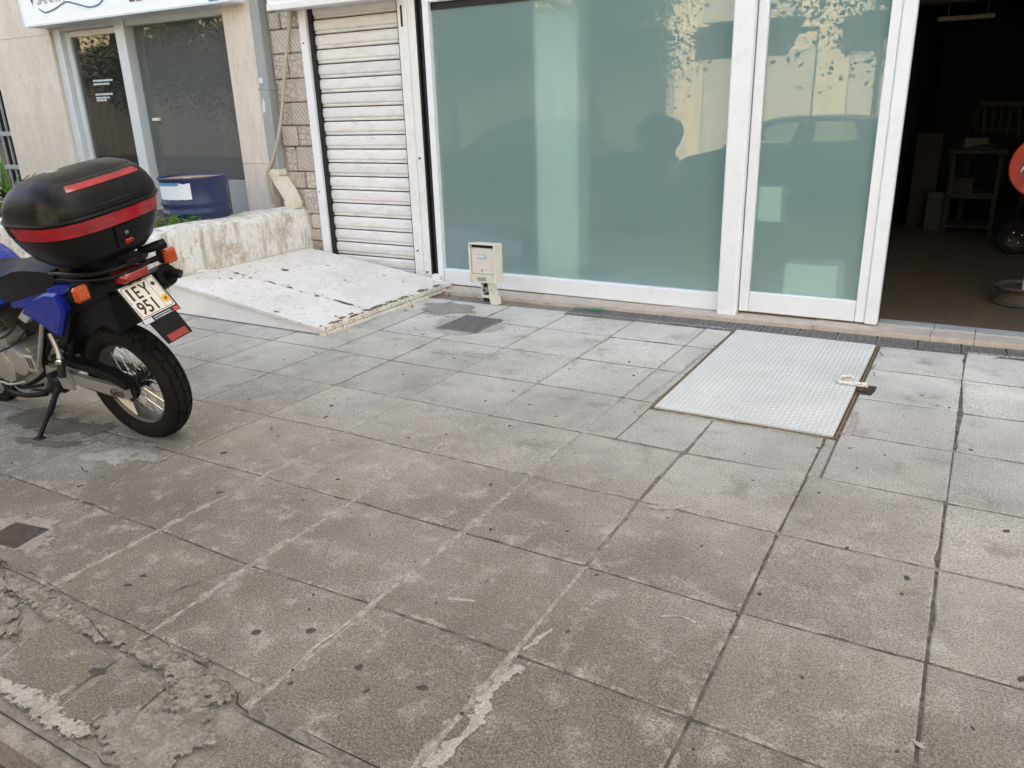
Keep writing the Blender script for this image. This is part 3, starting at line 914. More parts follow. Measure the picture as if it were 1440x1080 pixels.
# ---------------------------------------------------------------- drain channel along the shopfront
t = thing('channel_drain', 'long dark iron channel drain running along the foot of the glass shopfront', 'drain', (.6, 4.27, 0))
ga = math.atan2(.135, 3.8)
gu, gv = Vector((math.cos(ga), math.sin(ga), 0)), Vector((-math.sin(ga), math.cos(ga), 0))
gm = frame_mtx((.56, 4.205, 0), gu, gv)
mb = MB(); mb.box((0, -.115, -.09), (5.2, .115, -.03), 0, gm); mb.box((0, -.115, -.03), (5.2, -.105, .001), 0, gm); mb.box((0, .105, -.03), (5.2, .115, .001), 0, gm)
obj('channel', mb, 'dark_void', t)
mb = MB()
W_, D_ = .262, .200
mb.box((0, -D_ / 2, -.018), (W_, -D_ / 2 + .014, .004), .002); mb.box((0, D_ / 2 - .014, -.018), (W_, D_ / 2, .004), .002)
mb.box((0, -D_ / 2 + .014, -.018), (.012, D_ / 2 - .014, .004)); mb.box((W_ - .012, -D_ / 2 + .014, -.018), (W_, D_ / 2 - .014, .004))
for i in range(1, 5):
    xx = W_ * i / 5
    mb.box((xx - .005, -D_ / 2 + .014, -.016), (xx + .005, D_ / 2 - .014, .0035))
for j in range(1, 5):
    yy = -D_ / 2 + .007 + (D_ - .014) * j / 5
    mb.box((.012, yy - .006, -.014), (W_ - .012, yy + .006, .0025))
gme = mesh('grating', mb, 'grate_iron')
for i in range(19):
    place('grating', gme, t, gm @ Vector((.002 + i * .274, 0, rnd(-.001, .001))), (0, 0, ga + rnd(-.006, .006)))
mb = MB(); mb.box((0, -.150, -.02), (5.2, -.115, .001), 0, gm); obj('channel_edge', mb, 'mortar_mid', t)
# scrap of green plastic lying on the drain
mb = MB()
random.seed(3)
for k in range(9):
    p = Vector((.74 + rnd(-.05, .05), 4.245 + rnd(-.03, .03), .012))
    mb.tube([p, p + Vector((rnd(-.07, .07), rnd(-.03, .03), rnd(0, .012))), p + Vector((rnd(-.09, .09), rnd(-.04, .04), 0))], .004, 5, True, 4)
tag(obj('plastic_scrap', mb, 'green_plastic'), 'scrap of green plastic twine lying on the end of the channel drain', 'litter')

# sill and threshold stones
sill = thing('marble_sill', 'worn beige marble sill under the glass shopfront and threshold of the open doorway', 'sill', (1, 4.5, 0))
def sq(x0, x1, y0a, y0b, y1, z0, z1, mat, nm):
    m_ = MB().loft([[(x0, y0a, z0), (x1, y0b, z0), (x1, y1, z0), (x0, y1, z0)], [(x0, y0a + .004, z1), (x1, y0b + .004, z1), (x1, y1, z1), (x0, y1, z1)]])
    obj(nm, m_, mat, sill)
xs = [-1.05, .1, 1.35, 2.55, 3.36, 3.64, 4.35, 5.2]
for a, b in zip(xs[:-1], xs[1:]):
    f0, f1 = 4.33 + .036 * (a - .6), 4.33 + .036 * (b - .6)
    f0 = max(f0, 4.315); f1 = max(f1, 4.33)
    sq(a + .002, b - .002, f0, f1, 4.62, -.06, .022 + .004 * (a + 1), 'marble_sill', 'sill_stone')
for a, b in ((2.99, 3.37), (3.375, 3.64), (3.645, 4.35), (4.355, 5.2)):
    sq(a, b, 4.60, 4.61, 4.75, -.02, .052, 'marble_threshold', 'threshold_stone')

# ---------------------------------------------------------------- building shell
B_ = thing('building', 'pale building whose shaded ground floor holds the shopfronts', 'building', (0, 4.6, 0))
obj('upper_wall', MB().box((-70, 4.60, 2.78), (-8.2, 16, 23.5)), 'upper_render', B_)  # unseen storeys, raised left of the step to shade the building opposite
obj('upper_wall', MB().box((-8.199, 4.60, 3.02), (4.4, 16, 23.5)), 'upper_render', B_)
obj('upper_wall', MB().box((4.401, 4.60, 3.02), (40, 16, 17.5)), 'upper_render', B_)
obj('wall', MB().box((5.2, 4.58, -.1), (30, 4.9, 3.02)), 'upper_render', B_)
obj('wall', MB().box((-70, 4.75, -.1), (-8.9, 5.0, 2.78)), 'upper_render', B_)
# shop room behind the frosted glass and the open door
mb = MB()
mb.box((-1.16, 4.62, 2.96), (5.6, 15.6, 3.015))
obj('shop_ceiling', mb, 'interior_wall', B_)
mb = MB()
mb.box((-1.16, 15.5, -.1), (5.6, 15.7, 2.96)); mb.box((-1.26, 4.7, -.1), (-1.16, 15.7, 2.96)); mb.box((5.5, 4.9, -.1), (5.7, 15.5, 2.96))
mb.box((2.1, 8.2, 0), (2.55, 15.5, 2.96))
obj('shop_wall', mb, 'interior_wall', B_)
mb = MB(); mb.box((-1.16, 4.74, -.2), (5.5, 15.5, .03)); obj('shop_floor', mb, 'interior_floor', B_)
# room of the left-hand shop
mb = MB()
mb.box((-8.2, 7.2, .0), (-3.1, 7.35, 3.0)); mb.box((-8.3, 4.8, 0), (-8.2, 7.3, 3.0)); mb.box((-3.2, 4.8, 0), (-3.1, 7.2, 3.0)); mb.box((-8.2, 4.85, -.1), (-3.2, 7.2, .05))
mb.box((-5.35, 4.95, .05), (-3.2, 5.0, 3.0))
obj('back_shop_wall', mb, 'interior_grey', B_)
# wall panel behind shutter, pilaster and stone blocks
mb = MB(); mb.box((-3.7, 4.66, 0), (-1.13, 4.8, 3.02)); obj('backing_wall', mb, 'backing_render', B_)
# travertine cladding left of the blue-grey door
for z0, z1 in ((.0, .985), (.986, 1.72), (1.721, 2.70), (2.703, 3.5)):
    obj('cladding_slab', MB().box((-8.16, 4.56 + rnd(-.0004, .0004), z0), (-6.80, 4.75, z1 - .0), .0015), 'travertine', B_)
for z0, z1 in ((.60, 1.18), (1.183, 3.2)):
    obj('pilaster_slab', MB().box((-3.60, 4.49 + rnd(-.0004, .0004), z0), (-3.19, 4.70, z1), .002), 'travertine', B_)
# carved stone blocks beside the shutter
rows = [.20, .37, .50, .66, .92, 1.10, 1.36, 1.57, 1.80, 2.03, 2.27, 2.50, 2.66]
random.seed(12)
for i in range(len(rows) - 1):
    sp = -2.80 + [.0, -.05, .06, -.02, .04, -.07][i % 6]
    for a, b in ((-3.02, sp), (sp, -2.585)):
        d = rnd(0, .022)
        obj('stone_block', MB().box((a + .004, 4.575 - d, rows[i] + .004), (b - .004, 4.67, rows[i + 1] - .004), .012), 'carved%d' % random.randrange(3), B_)
obj('stone_strip', MB().box((-3.19, 4.575, .6), (-3.02, 4.68, 3.0)), 'carved1', B_)
# dark grille window at the far left
g = thing('barred_window', 'dark window with grey metal bars at the far left of the wall', 'window', (-8.5, 4.6, 1))
obj('recess', MB().box((-8.9, 4.85, 0), (-8.165, 4.95, 2.78)), 'dark_void', g)
mb = MB()
for zz in (1.05, 1.50, 2.1): mb.box((-8.9, 4.62, zz), (-8.165, 4.66, zz + .06), .004)
obj('rail', mb, 'pipe_grey', g)
mb = MB()
for k in range(5): mb.box((-8.85 + k * .15, 4.63, .6), (-8.825 + k * .15, 4.65, 2.7))
obj('bar', mb, 'pipe_grey', g)

# ---------------------------------------------------------------- left shop: sign, door, window
s = thing('shop_sign', 'white box sign with blue wave line and thin lettering above the left shop', 'sign', (-5.2, 4.45, 2.76))
obj('sign_box', MB().box((-6.86, 4.30, 2.765), (-3.25, 4.62, 3.75), .012), 'sign_white', s)
fm = frame_mtx((-6.84, 4.297, 2.765), (1, 0, 0), (0, 0, 1))
obj('trim', MB().box((-6.866, 4.292, 2.765), (-6.84, 4.30, 3.75)).box((-6.84, 4.292, 2.765), (-3.25, 4.30, 2.785)), 'blue_grey_alu', s)
def strip(name, pts, w, mat, par, y):
    pts = catmull([Vector((p[0], y, p[1])) for p in pts], 8)
    l, r_ = [], []
    for i, p in enumerate(pts):
        tt = (pts[min(i + 1, len(pts) - 1)] - pts[max(i - 1, 0)]).normalized(); nr = Vector((-tt.z, 0, tt.x))
        l.append(p + nr * w); r_.append(p - nr * w)
    n = len(pts)
    return obj(name, MB().add(l + r_, [(i, i + 1, n + i + 1, n + i) for i in range(n - 1)]), mat, par)
strip('wave_line', [(-6.476, 2.949), (-6.357, 2.899), (-6.143, 2.927), (-5.929, 2.978), (-5.749, 2.945), (-5.513, 2.892), (-5.352, 2.901), (-5.255, 2.94), (-5.199, 2.975)], .0085, 'sign_blue', s, 4.294)
text('lettering', 'SANITA', 'pipe_grey', s, frame_mtx((-6.50, 4.296, 2.992), (1, 0, 0), (0, 0, 1)), .17, .001, sx=.95)
obj('emblem', MB().add([(-6.582, 4.2955, 2.988), (-6.51, 4.2955, 3.20), (-6.68, 4.2955, 3.20)], [(0, 1, 2)]), 'sign_ink', s)
for x_ in (-4.79, -4.67):
    obj('letter_foot', MB().box((x_, 4.2945, 2.887), (x_ + .085, 4.2985, 2.915)), 'sign_ink', s)
obj('blue_mark', MB().box((-3.55, 4.2945, 2.792), (-3.41, 4.2985, 2.825)), 'label_blue', s)

d = thing('aluminium_door', 'blue-grey aluminium shop door with dark glass and white notice lines', 'door', (-6.1, 4.7, .1))
def fr(nm, lo, hi, mat, par, bev=.006):
    return obj(nm, MB().box(lo, hi, bev), mat, par)
fr('jamb', (-6.80, 4.60, .1), (-6.66, 4.80, 2.76), 'blue_grey_alu', d)
fr('stile', (-6.655, 4.66, .1), (-6.56, 4.74, 2.72), 'blue_grey_alu', d)
fr('stile', (-5.60, 4.66, .1), (-5.535, 4.74, 2.72), 'blue_grey_alu', d)
fr('top_rail', (-6.56, 4.665, 2.655), (-5.60, 4.735, 2.72), 'cream_alu', d)
fr('bottom_rail', (-6.56, 4.665, .1), (-5.60, 4.735, .32), 'blue_grey_alu', d)
fr('head', (-6.66, 4.62, 2.725), (-5.535, 4.78, 2.80), 'blue_grey_alu', d)
obj('glass_pane', MB().box((-6.56, 4.695, .32), (-5.60, 4.705, 2.655)), 'glass', d)
mb = MB()
random.seed(5)
for i, (zz, w0) in enumerate(((2.13, .36), (2.09, .30), (1.97, .30), (1.93, .26), (1.90, .2))):
    x = -6.30
    while x < -6.30 + w0:
        L = rnd(.02, .05); mb.add([(x, 4.692, zz), (x + L, 4.692, zz), (x + L, 4.692, zz + .022), (x, 4.692, zz + .022)], [(0, 1, 2, 3)]); x += L + .01
obj('notice_print', mb, 'label_paper', d)

w = thing('shop_window', 'large dusty dark shop window behind the blue drum', 'window', (-4.4, 4.7, .1))
fr('mullion', (-5.53, 4.57, .1), (-5.36, 4.78, 2.80), 'blue_grey_alu', w)
fr('head_rail', (-5.36, 4.60, 2.70), (-3.60, 4.78, 2.80), 'blue_grey_alu', w)
fr('sill_rail', (-5.36, 4.66, .1), (-3.60, 4.74, .42), 'pipe_grey', w)
fr('kick_panel', (-4.1, 4.68, .42), (-3.61, 4.72, .98), 'pipe_grey', w)
obj('glass_pane', MB().box((-5.36, 4.695, .42), (-3.60, 4.705, 2.70)), 'glass_hazy', w)
obj('latch', MB().box((-5.25, 4.66, 1.65), (-5.12, 4.694, 1.685), .004), 'pipe_cream', w)

# ---------------------------------------------------------------- downpipe, hose
p = thing('downpipe', 'grey square rain pipe with cream elbow ending on the planter', 'drainpipe', (-3.09, 4.48, .8))
obj('pipe', MB().box((-3.165, 4.46, 1.12), (-3.035, 4.57, 3.0), .008), 'pipe_grey', p)
obj('pipe_clip', MB().box((-3.18, 4.455, 1.93), (-3.02, 4.572, 1.955), .003), 'pipe_grey', p)
mb = MB()
def rect(cx, cy, cz, hx, hy, tilt):
    c_, s_ = math.cos(tilt), math.sin(tilt)
    return [Vector((cx + a * hx * c_, cy + b * hy, cz - a * hx * s_)) for a, b in ((-1, -1), (1, -1), (1, 1), (-1, 1))]
mb.loft([rect(-3.10, 4.505, 1.13, .075, .062, 0), rect(-3.10, 4.505, 1.065, .075, .062, 0)])
mb.loft([rect(-3.10, 4.505, 1.066, .066, .055, .1), rect(-3.06, 4.50, 1.02, .066, .055, -.5), rect(-2.90, 4.46, .87, .066, .055, -.5), rect(-2.865, 4.45, .82, .066, .055, -.05), rect(-2.86, 4.45, .735, .066, .055, 0)])
mb.loft([rect(-2.862, 4.45, .80, .073, .06, 0), rect(-2.86, 4.45, .76, .073, .06, 0)])
obj('elbow', mb, 'pipe_cream', p)
h = obj('cable_hose', MB().tube([(-2.66, 4.53, 2.64), (-2.78, 4.50, 2.2), (-2.93, 4.47, 1.6), (-3.08, 4.45, 1.25), (-3.19, 4.44, 1.08), (-3.205, 4.46, .9), (-3.20, 4.47, .76)], .016, 8, True, 6), 'hose_beige', None, 60)
tag(h, 'thin beige hose hanging diagonally across the grey rain pipe', 'hose')
obj('pipe_sticker', MB().add([(-3.15, 4.4585, 1.70), (-3.115, 4.4585, 1.72), (-3.105, 4.4585, 1.80), (-3.125, 4.4585, 1.86), (-3.15, 4.4585, 1.78)], [(0, 1, 2, 3, 4)]), 'label_paper', p)
obj('pipe_sticker', MB().add([(-3.155, 4.4585, 2.0), (-3.10, 4.4585, 2.0), (-3.10, 4.4585, 2.05), (-3.155, 4.4585, 2.05)], [(0, 1, 2, 3)]), 'label_paper', p)

# ---------------------------------------------------------------- planter with drum and plants
pl = thing('planter', 'long rough white plastered planter with brown streaks beside the sloping cover', 'planter', (-4, 3.6, 0))
mb = MB()
def wob(p, k=.018):
    return Vector(p) + Vector((mnoise.noise(Vector(p) * 2.3), mnoise.noise(Vector(p) * 2.1 + Vector((5, 0, 0))), mnoise.noise(Vector(p) * 2.7 + Vector((0, 7, 0))))) * k
def wall_strip(path, wdt, z1, rnd_=.05):
    """thick rounded wall along a path (list of xy), wdt to the left side"""
    rings = []
    n = len(path)
    for i, q in enumerate(path):
        a = Vector(path[max(i - 1, 0)]); b = Vector(path[min(i + 1, n - 1)])
        t_ = (b - a).normalized(); nr = Vector((-t_.y, t_.x))
        prof = [(0, -.02), (0, .25), (0, .5), (0, z1 - rnd_ * 1.6), (rnd_ * .25, z1 - rnd_ * .6), (rnd_, z1 - .005), (wdt * .5, z1 + .01), (wdt - rnd_, z1), (wdt, z1 - rnd_), (wdt, z1 - .25), (wdt, -.02)]
        ring = []
        for o_, zz in prof:
            ring.append(wob((q[0] + nr.x * o_, q[1] + nr.y * o_, zz), .03))
        rings.append(ring)
    mb.loft(rings, True, True)
path = [(-2.77, 4.62), (-2.765, 4.4), (-2.76, 4.15), (-2.76, 3.9), (-2.76, 3.65), (-2.76, 3.4), (-2.765, 3.15), (-2.77, 2.95), (-2.80, 2.80)]
path = path[::-1]
wall_strip(path, .34, .735)
front = [(-8.6 + i * .3, 2.70) for i in range(20)] + [(-2.80, 2.72)]
wall_strip(front, .26, .715)
obj('planter_wall', mb, 'plaster', pl, 60)
obj('soil', MB().box((-8.6, 2.9, 0), (-3.0, 4.66, .60)), 'soil', pl)

dr = thing('steel_drum', 'dark blue steel drum with rusty lid and torn white label in the planter', 'drum', (-3.29, 3.55, .55))
dc = (-3.29, 3.55)
DRR = .315
prof = [(.0, .3), (DRR, .3), (DRR, .46), (DRR + .012, .475), (DRR, .49), (DRR, .78), (DRR + .012, .80), (DRR + .012, .812), (DRR, .83), (DRR - .005, .86), (DRR + .012, .885), (DRR + .012, .90), (DRR, .925), (DRR, 1.11), (DRR + .012, 1.122), (DRR + .016, 1.134), (DRR + .010, 1.144), (DRR - .006, 1.14), (DRR - .010, 1.122)]
obj('drum_shell', MB().lathe(prof, (dc[0], dc[1], 0), 'z', 56), 'drum_blue', dr, 50)
obj('lid', MB().lathe([(DRR - .008, 1.123), (.27, 1.118), (.12, 1.122), (.0, 1.12)], (dc[0], dc[1], 0), 'z', 40), 'drum_lid', dr, 50)
obj('bung', MB().lathe([(.0, 1.137), (.035, 1.137), (.04, 1.118)], (dc[0] + .1, dc[1] - .14, 0), 'z', 14), 'label_paper', dr)
def arcpatch(a0, a1, z0, z1, r, n=12):
    vs_ = []
    for i in range(n + 1):
        a = a0 + (a1 - a0) * i / n
        jz = .006 * math.sin(i * 2.3)
        vs_ += [(dc[0] + r * math.cos(a), dc[1] + r * math.sin(a), z0 + jz * .4), (dc[0] + r * math.cos(a), dc[1] + r * math.sin(a), z1 + jz)]
    return MB().add(vs_, [(2 * i, 2 * i + 2, 2 * i + 3, 2 * i + 1) for i in range(n)])
va = math.atan2(-1.852 - dc[1], 3.532 - dc[0])
obj('drum_label', arcpatch(va - 1.35, va - .10, .94, 1.09, DRR + .0025), 'label_paper', dr)
obj('label_border', arcpatch(va - 1.35, va - .45, 1.07, 1.10, DRR + .0035), 'label_blue', dr)

def weeds(name, label, spots, h, n, seed, leaf=.02):
    random.seed(seed)
    m_ = MB(); st_ = MB()
    for (x, y, z) in spots:
        for k in range(n):
            a = rnd(0, 6.28); r0 = rnd(.01, .10)
            top = Vector((x + math.cos(a) * r0, y + math.sin(a) * r0, z + rnd(.3, 1) * h))
            st_.tube([(x + math.cos(a) * .02, y + math.sin(a) * .02, z), (Vector((x, y, z)) + top) / 2 + Vector((0, 0, .01)), top], .0016, 4)
            for q in range(6):
                c_ = Vector((x, y, z)).lerp(top, .35 + .65 * rnd(0, 1)) + Vector((rnd(-1, 1), rnd(-1, 1), rnd(-.5, .5))) * .02
                d1 = Vector((rnd(-1, 1), rnd(-1, 1), rnd(-.2, .6))).normalized(); d2 = d1.cross(Vector((rnd(-1, 1), rnd(-1, 1), rnd(-1, 1)))).normalized()
                L = leaf * rnd(.6, 1.4)
                m_.add([c_, c_ + d1 * L * .5 + d2 * L * .35, c_ + d1 * L, c_ + d1 * L * .5 - d2 * L * .35], [(0, 1, 2, 3)])
    t_ = thing(name, label, 'plant', spots[0])
    obj('stem', st_, 'leaf_weed', t_); obj('foliage', m_, 'leaf_weed', t_)
weeds('weed', 'low bright green weeds growing in the planter at the foot of the drum', [(-3.16, 3.16, .68), (-3.27, 3.22, .66), (-3.06, 3.3, .68), (-3.4, 3.16, .66), (-3.10, 3.42, .66), (-3.5, 3.12, .66)], .15, 24, 4)

yu = thing('yucca_plant', 'spiky green yucca plant at the far left behind the motorbike', 'plant', (-6.75, 3.6, .62))
random.seed(9)
for k in range(34):
    a = 6.283 * k / 34 * 5 + rnd(-.2, .2); el = rnd(.35, 1.5); L = rnd(.35, .62)
    base = Vector((-6.80, 3.62, .70 + rnd(0, .12)))
    dirh = Vector((math.cos(a), math.sin(a), 0)); side = Vector((-math.sin(a), math.cos(a), 0))
    l, r_ = [], []
    for i in range(6):
        t_ = i / 5
        p_ = base + dirh * (L * t_ * math.cos(el)) + Vector((0, 0, L * t_ * math.sin(el) - .14 * t_ * t_ * math.cos(el)))
        ww = .032 * (1 - t_ ** 2) * (0.5 + min(1, t_ * 3) * .5) + .001
        l.append(p_ + side * ww + Vector((0, 0, .008 * (1 - t_)))); r_.append(p_ - side * ww + Vector((0, 0, .008 * (1 - t_))))
    mid = [(a_ + b_) / 2 - Vector((0, 0, .010)) for a_, b_ in zip(l, r_)]
    obj('leaf', MB().add(l + mid + r_, [(i, i + 1, 7 + i, 6 + i) for i in range(5)] + [(6 + i, 7 + i, 13 + i, 12 + i) for i in range(5)]), 'leaf_yucca', yu)
obj('stem', MB().tube([(-6.8, 3.62, .55), (-6.8, 3.62, .85)], .04, 8), 'bark', yu)
weeds('leafy_shrub', 'low leafy shrub under the yucca at the left edge', [(-6.6, 3.3, .6), (-6.9, 3.35, .6), (-6.45, 3.5, .6), (-7.1, 3.5, .6)], .40, 26, 8, .06)

# ================================================================ SHOPFRONT
# ---------------------------------------------------------------- roller shutter
rs = thing('roller_shutter', 'closed white roller shutter with grimy slats between white posts', 'shutter', (-1.9, 4.6, .03))
zs = .10
k = 0
PITCH = .137
while zs < 2.72:
    # slat: flat face, rolled lip below
    prof = [(4.640, zs), (4.622, zs + .004), (4.618, zs + .014), (4.626, zs + .022), (4.628, zs + .026), (4.612, zs + .040), (4.608, zs + .075), (4.612, zs + .112), (4.628, zs + .127), (4.640, zs + .128)]
    m_ = MB().loft([[(x, y, z) for (y, z) in prof] for x in (-2.452, -1.385)], True, True)
    obj('slat', m_, 'slat', rs, 35)
    zs += PITCH
obj('backing', MB().box((-2.46, 4.641, .03), (-1.38, 4.655, 2.8)), 'rust_iron', rs)
obj('bottom_bar', MB().box((-2.452, 4.60, .035), (-1.385, 4.645, .098), .006), 'slat', rs)
obj('guide', MB().box((-2.49, 4.572, .02), (-2.452, 4.66, 2.75)), 'black_rubber', rs)
obj('guide', MB().box((-1.385, 4.572, .02), (-1.362, 4.66, 2.75)), 'black_rubber', rs)
obj('post', MB().box((-2.585, 4.535, .02), (-2.491, 4.66, 2.80), .006), 'white_alu', rs)
obj('post', MB().box((-1.361, 4.545, .02), (-1.255, 4.66, 3.0), .005).box((-1.253, 4.55, .02), (-1.165, 4.66, 3.0), .005), 'cream_alu', rs)
obj('guide_channel', MB().box((-1.163, 4.59, .06), (-1.088, 4.67, 3.0)).box((-1.163, 4.553, .06), (-1.145, 4.59, 3.0), .002).box((-1.106, 4.553, .06), (-1.088, 4.59, 3.0), .002), 'black_rubber', rs)
mb = MB()
for (x, z) in ((-2.545, .9), (-2.545, 2.35), (-1.21, 1.25), (-1.21, .14), (-1.31, .35)): mb.cyl((x, 4.548, z), (x, 4.530, z), .008, .008, 10)
obj('bolt', mb, 'black_rubber', rs)
obj('keyhole_slot', MB().box((-1.32, 4.541, 2.42), (-1.30, 4.546, 2.60)), 'black_rubber', rs)
obj('foot_block', MB().box((-1.13, 4.50, .03), (-1.04, 4.56, .13), .008), 'cream_alu', rs)
sb = thing('shutter_housing', 'white overhanging housing box above the roller shutter', 'shutter box', (-2, 4.4, 2.65))
obj('housing', MB().box((-2.745, 4.30, 2.655), (-1.30, 4.60, 3.01), .01), 'white_alu', sb)
obj('lip', MB().box((-2.75, 4.292, 2.64), (-1.29, 4.312, 2.70), .004), 'cream_alu', sb)

# ---------------------------------------------------------------- frosted shop window
fw = thing('frosted_window', 'wide frosted green glass shop window in white frame', 'window', (.35, 4.6, .03))
FZ = .032
fr('stile', (-1.086, 4.555, FZ), (-1.02, 4.66, 3.0), 'white_alu', fw)
fr('bottom_rail', (-1.018, 4.560, FZ), (1.768, 4.66, .185), 'white_alu', fw, .008)
fr('top_rail', (-1.018, 4.562, 2.60), (1.768, 4.66, 2.75), 'white_alu', fw, .008)
fr('shadow_gap', (-1.018, 4.60, 2.54), (1.768, 4.655, 2.598), 'black_rubber', fw, 0)
def pane(x0, x1, z0, z1, y, par):
    """glass sheet: its street face carries the frosted film"""
    m_ = MB()
    m_.add([(x0, y, z0), (x1, y, z0), (x1, y, z1), (x0, y, z1), (x0, y + .008, z0), (x1, y + .008, z0), (x1, y + .008, z1), (x0, y + .008, z1)], [(0, 1, 2, 3), (4, 7, 6, 5), (0, 4, 5, 1), (3, 2, 6, 7), (0, 3, 7, 4), (1, 5, 6, 2)])
    m_.mi = [0, 1, 1, 1, 1, 1]
    return obj('glass_pane', m_, ['frosted', 'pane_clear'], par)
pane(-1.02, 1.768, .185, 2.54, 4.612, fw)
fr('mullion', (1.770, 4.485, .004), (1.922, 4.66, 3.0), 'white_alu', fw, .012)
obj('transom_panel', MB().box((-1.086, 4.60, 2.752), (1.768, 4.655, 3.02)), 'white_alu', fw)

# ---------------------------------------------------------------- door leaf
dl = thing('door_leaf', 'white framed frosted glass door leaf beside the open doorway', 'door', (2.45, 4.6, .05))
DZ = .052
fr('stile', (1.930, 4.565, DZ), (2.004, 4.65, 2.9), 'white_alu', dl)
fr('stile', (2.823, 4.565, DZ), (2.892, 4.65, 2.9), 'white_alu', dl)
fr('stile', (2.894, 4.555, DZ - .008), (2.985, 4.66, 2.9), 'white_alu', dl, .01)
fr('bottom_rail', (2.006, 4.570, DZ), (2.821, 4.645, .215), 'white_alu', dl)
fr('top_rail', (2.006, 4.570, 2.62), (2.821, 4.645, 2.80), 'white_alu', dl)
pane(2.004, 2.823, .215, 2.62, 4.605, dl)
fr('lintel', (1.925, 4.57, 2.905), (5.2, 4.66, 3.02), 'white_alu', dl)

# things standing close behind the frosted panes
df_ = thing('bounce_floor', 'unseen pale tiled strip added behind the frosted window to brighten its lower part', 'floor', (.8, 5.4, .03))  # pale floor added so light bounces out through the lower glass
for i in range(6):
    for j in range(3):
        obj('bounce_tile', MB().box((-1.1 + i * .63, 4.67 + j * .6, .02), (-1.1 + i * .63 + .625, 4.67 + j * .6 + .595, .038), .003), 'column_white', df_)
cb = thing('white_column', 'pale column seen blurred behind the frosted window', 'column', (.16, 4.85, .03))
obj('shaft', MB().box((-.09, 4.90, .042), (.34, 5.2, 2.6), .01), 'column_white', cb)
bx_ = thing('paper_box', 'pale carton seen blurred low behind the frosted door', 'box', (2.52, 4.75, .03))
obj('carton', MB().box((2.26, 4.63, .042), (2.66, 4.95, .46), .004), 'box_paper', bx_)
bx2 = thing('paper_box', 'pale carton seen blurred at the left stile of the frosted door', 'box', (2.1, 4.75, .7))
obj('carton', MB().box((2.012, 4.63, .78), (2.19, 4.86, 1.05), .004), 'box_paper', bx2)
rk = thing('storage_rack', 'dim rack standing behind the frosted door', 'rack', (2.3, 5.1, .03))
mb = MB()
for x in (2.0, 2.72):
    for y in (4.68, 5.1): mb.box((x, y, .042), (x + .03, y + .03, 1.5))
for z in (.74, 1.4): mb.box((2.0, 4.68, z), (2.75, 5.13, z + .035))
obj('rack_frame', mb, 'interior_wall', rk)

# ---------------------------------------------------------------- floor hatch
ht = thing('floor_hatch', 'white painted tread plate hatch set in the pavement before the door', 'hatch', (2.535, 3.235, 0))
obj('hatch_pit', MB().box((HX0 - .02, HY0 - .015, -.01), (HX1 + .02, HY1 + .01, -.006)), 'rust_iron', ht)
mb = MB()
mb.box((HX0 - .022, HY0 - .012, -.02), (HX0 - .010, HY1 + .01, .003)); mb.box((HX1 + .010, HY0 - .012, -.02), (HX1 + .020, HY1 + .01, .002)); mb.box((HX0 - .010, HY0 - .018, -.02), (HX1 + .010, HY0 - .009, .002))
obj('angle_frame', mb, 'rust_tan', ht)
obj('plate', MB().box((HX0, HY0, -.006), (HX1, HY1, .010), .0015), 'hatch_plate', ht)
mb = MB()
nx, ny = 34, 62
for i in range(nx):
    for j in range(ny):
        x = HX0 + .016 + i * (HX1 - HX0 - .032) / (nx - 1); y = HY0 + .016 + j * (HY1 - HY0 - .032) / (ny - 1)
        a = .785 if (i + j) % 2 else -.785
        c_, s_ = math.cos(a), math.sin(a)
        L, w_ = .0145, .0048
        q = [(L, 0), (0, w_), (-L, 0), (0, -w_)]
        vs_ = [(x + u * c_ - v * s_, y + u * s_ + v * c_, .0095) for u, v in q] + [(x + u * .55 * c_ - v * .4 * s_, y + u * .55 * s_ + v * .4 * c_, .0125) for u, v in q]
        mb.add(vs_, [(0, 1, 5, 4), (1, 2, 6, 5), (2, 3, 7, 6), (3, 0, 4, 7), (4, 5, 6, 7)])
obj('tread_pattern', mb, 'hatch', ht, kind='stuff')
obj('handle', MB().tube([(3.0, 3.30, .014), (2.985, 3.31, .026), (2.935, 3.285, .028), (2.925, 3.27, .028), (2.925, 3.18, .028), (2.935, 3.165, .028), (3.01, 3.175, .026), (3.02, 3.18, .014)], .009, 8), 'ramp_edge', ht, 50)
hs = obj('hasp', MB().box((2.99, 3.165, .012), (3.10, 3.195, .02), .003).cyl((3.02, 3.205, .018), (3.09, 3.215, .018), .011, .011, 10), 'ramp_edge', ht)
obj('lock_pit', MB().prism([(3.03, 3.06), (3.13, 3.065), (3.145, 3.15), (3.145, 3.245), (3.07, 3.24), (3.035, 3.2)], 'z', .0005, .0022), 'crack', ht)
obj('padlock', MB().box((3.045, 3.10, .003), (3.10, 3.15, .022), .005), 'rust_iron', ht)

# ---------------------------------------------------------------- sloping cellar cover
rp = thing('cellar_cover', 'sloping white painted cellar cover with flaking edges before the roller shutter', 'hatch', (-1.8, 3.5, 0))
XA, XB, YA, YB = -.905, -2.74, 2.665, 4.50
zA, zB = .062, .300
def rampz(x): return zA + (zB - zA) * (XA - x) / (XA - XB)
obj('side_panel', MB().loft([[(XA - .02, y, .010), (XB, y, .010), (XB, y, rampz(XB) - .022), (XA - .02, y, rampz(XA - .02) - .022)] for y in (YA + .012, YB)]), 'ramp_side', rp)
mb = MB()
mb.box((XA - .035, YA - .004, -.002), (XA + .018, YA + .06, .032), .004); mb.box((XA - .02, YA + .06, -.002), (XA + .022, 4.40, .030), .004)
obj('kerb_rail', mb, 'ramp_edge', rp)
mb = MB(); mb.box((XA + .002, YA + .05, .032), (XA + .010, 4.40, .040)); obj('seal', mb, 'rust_iron', rp)
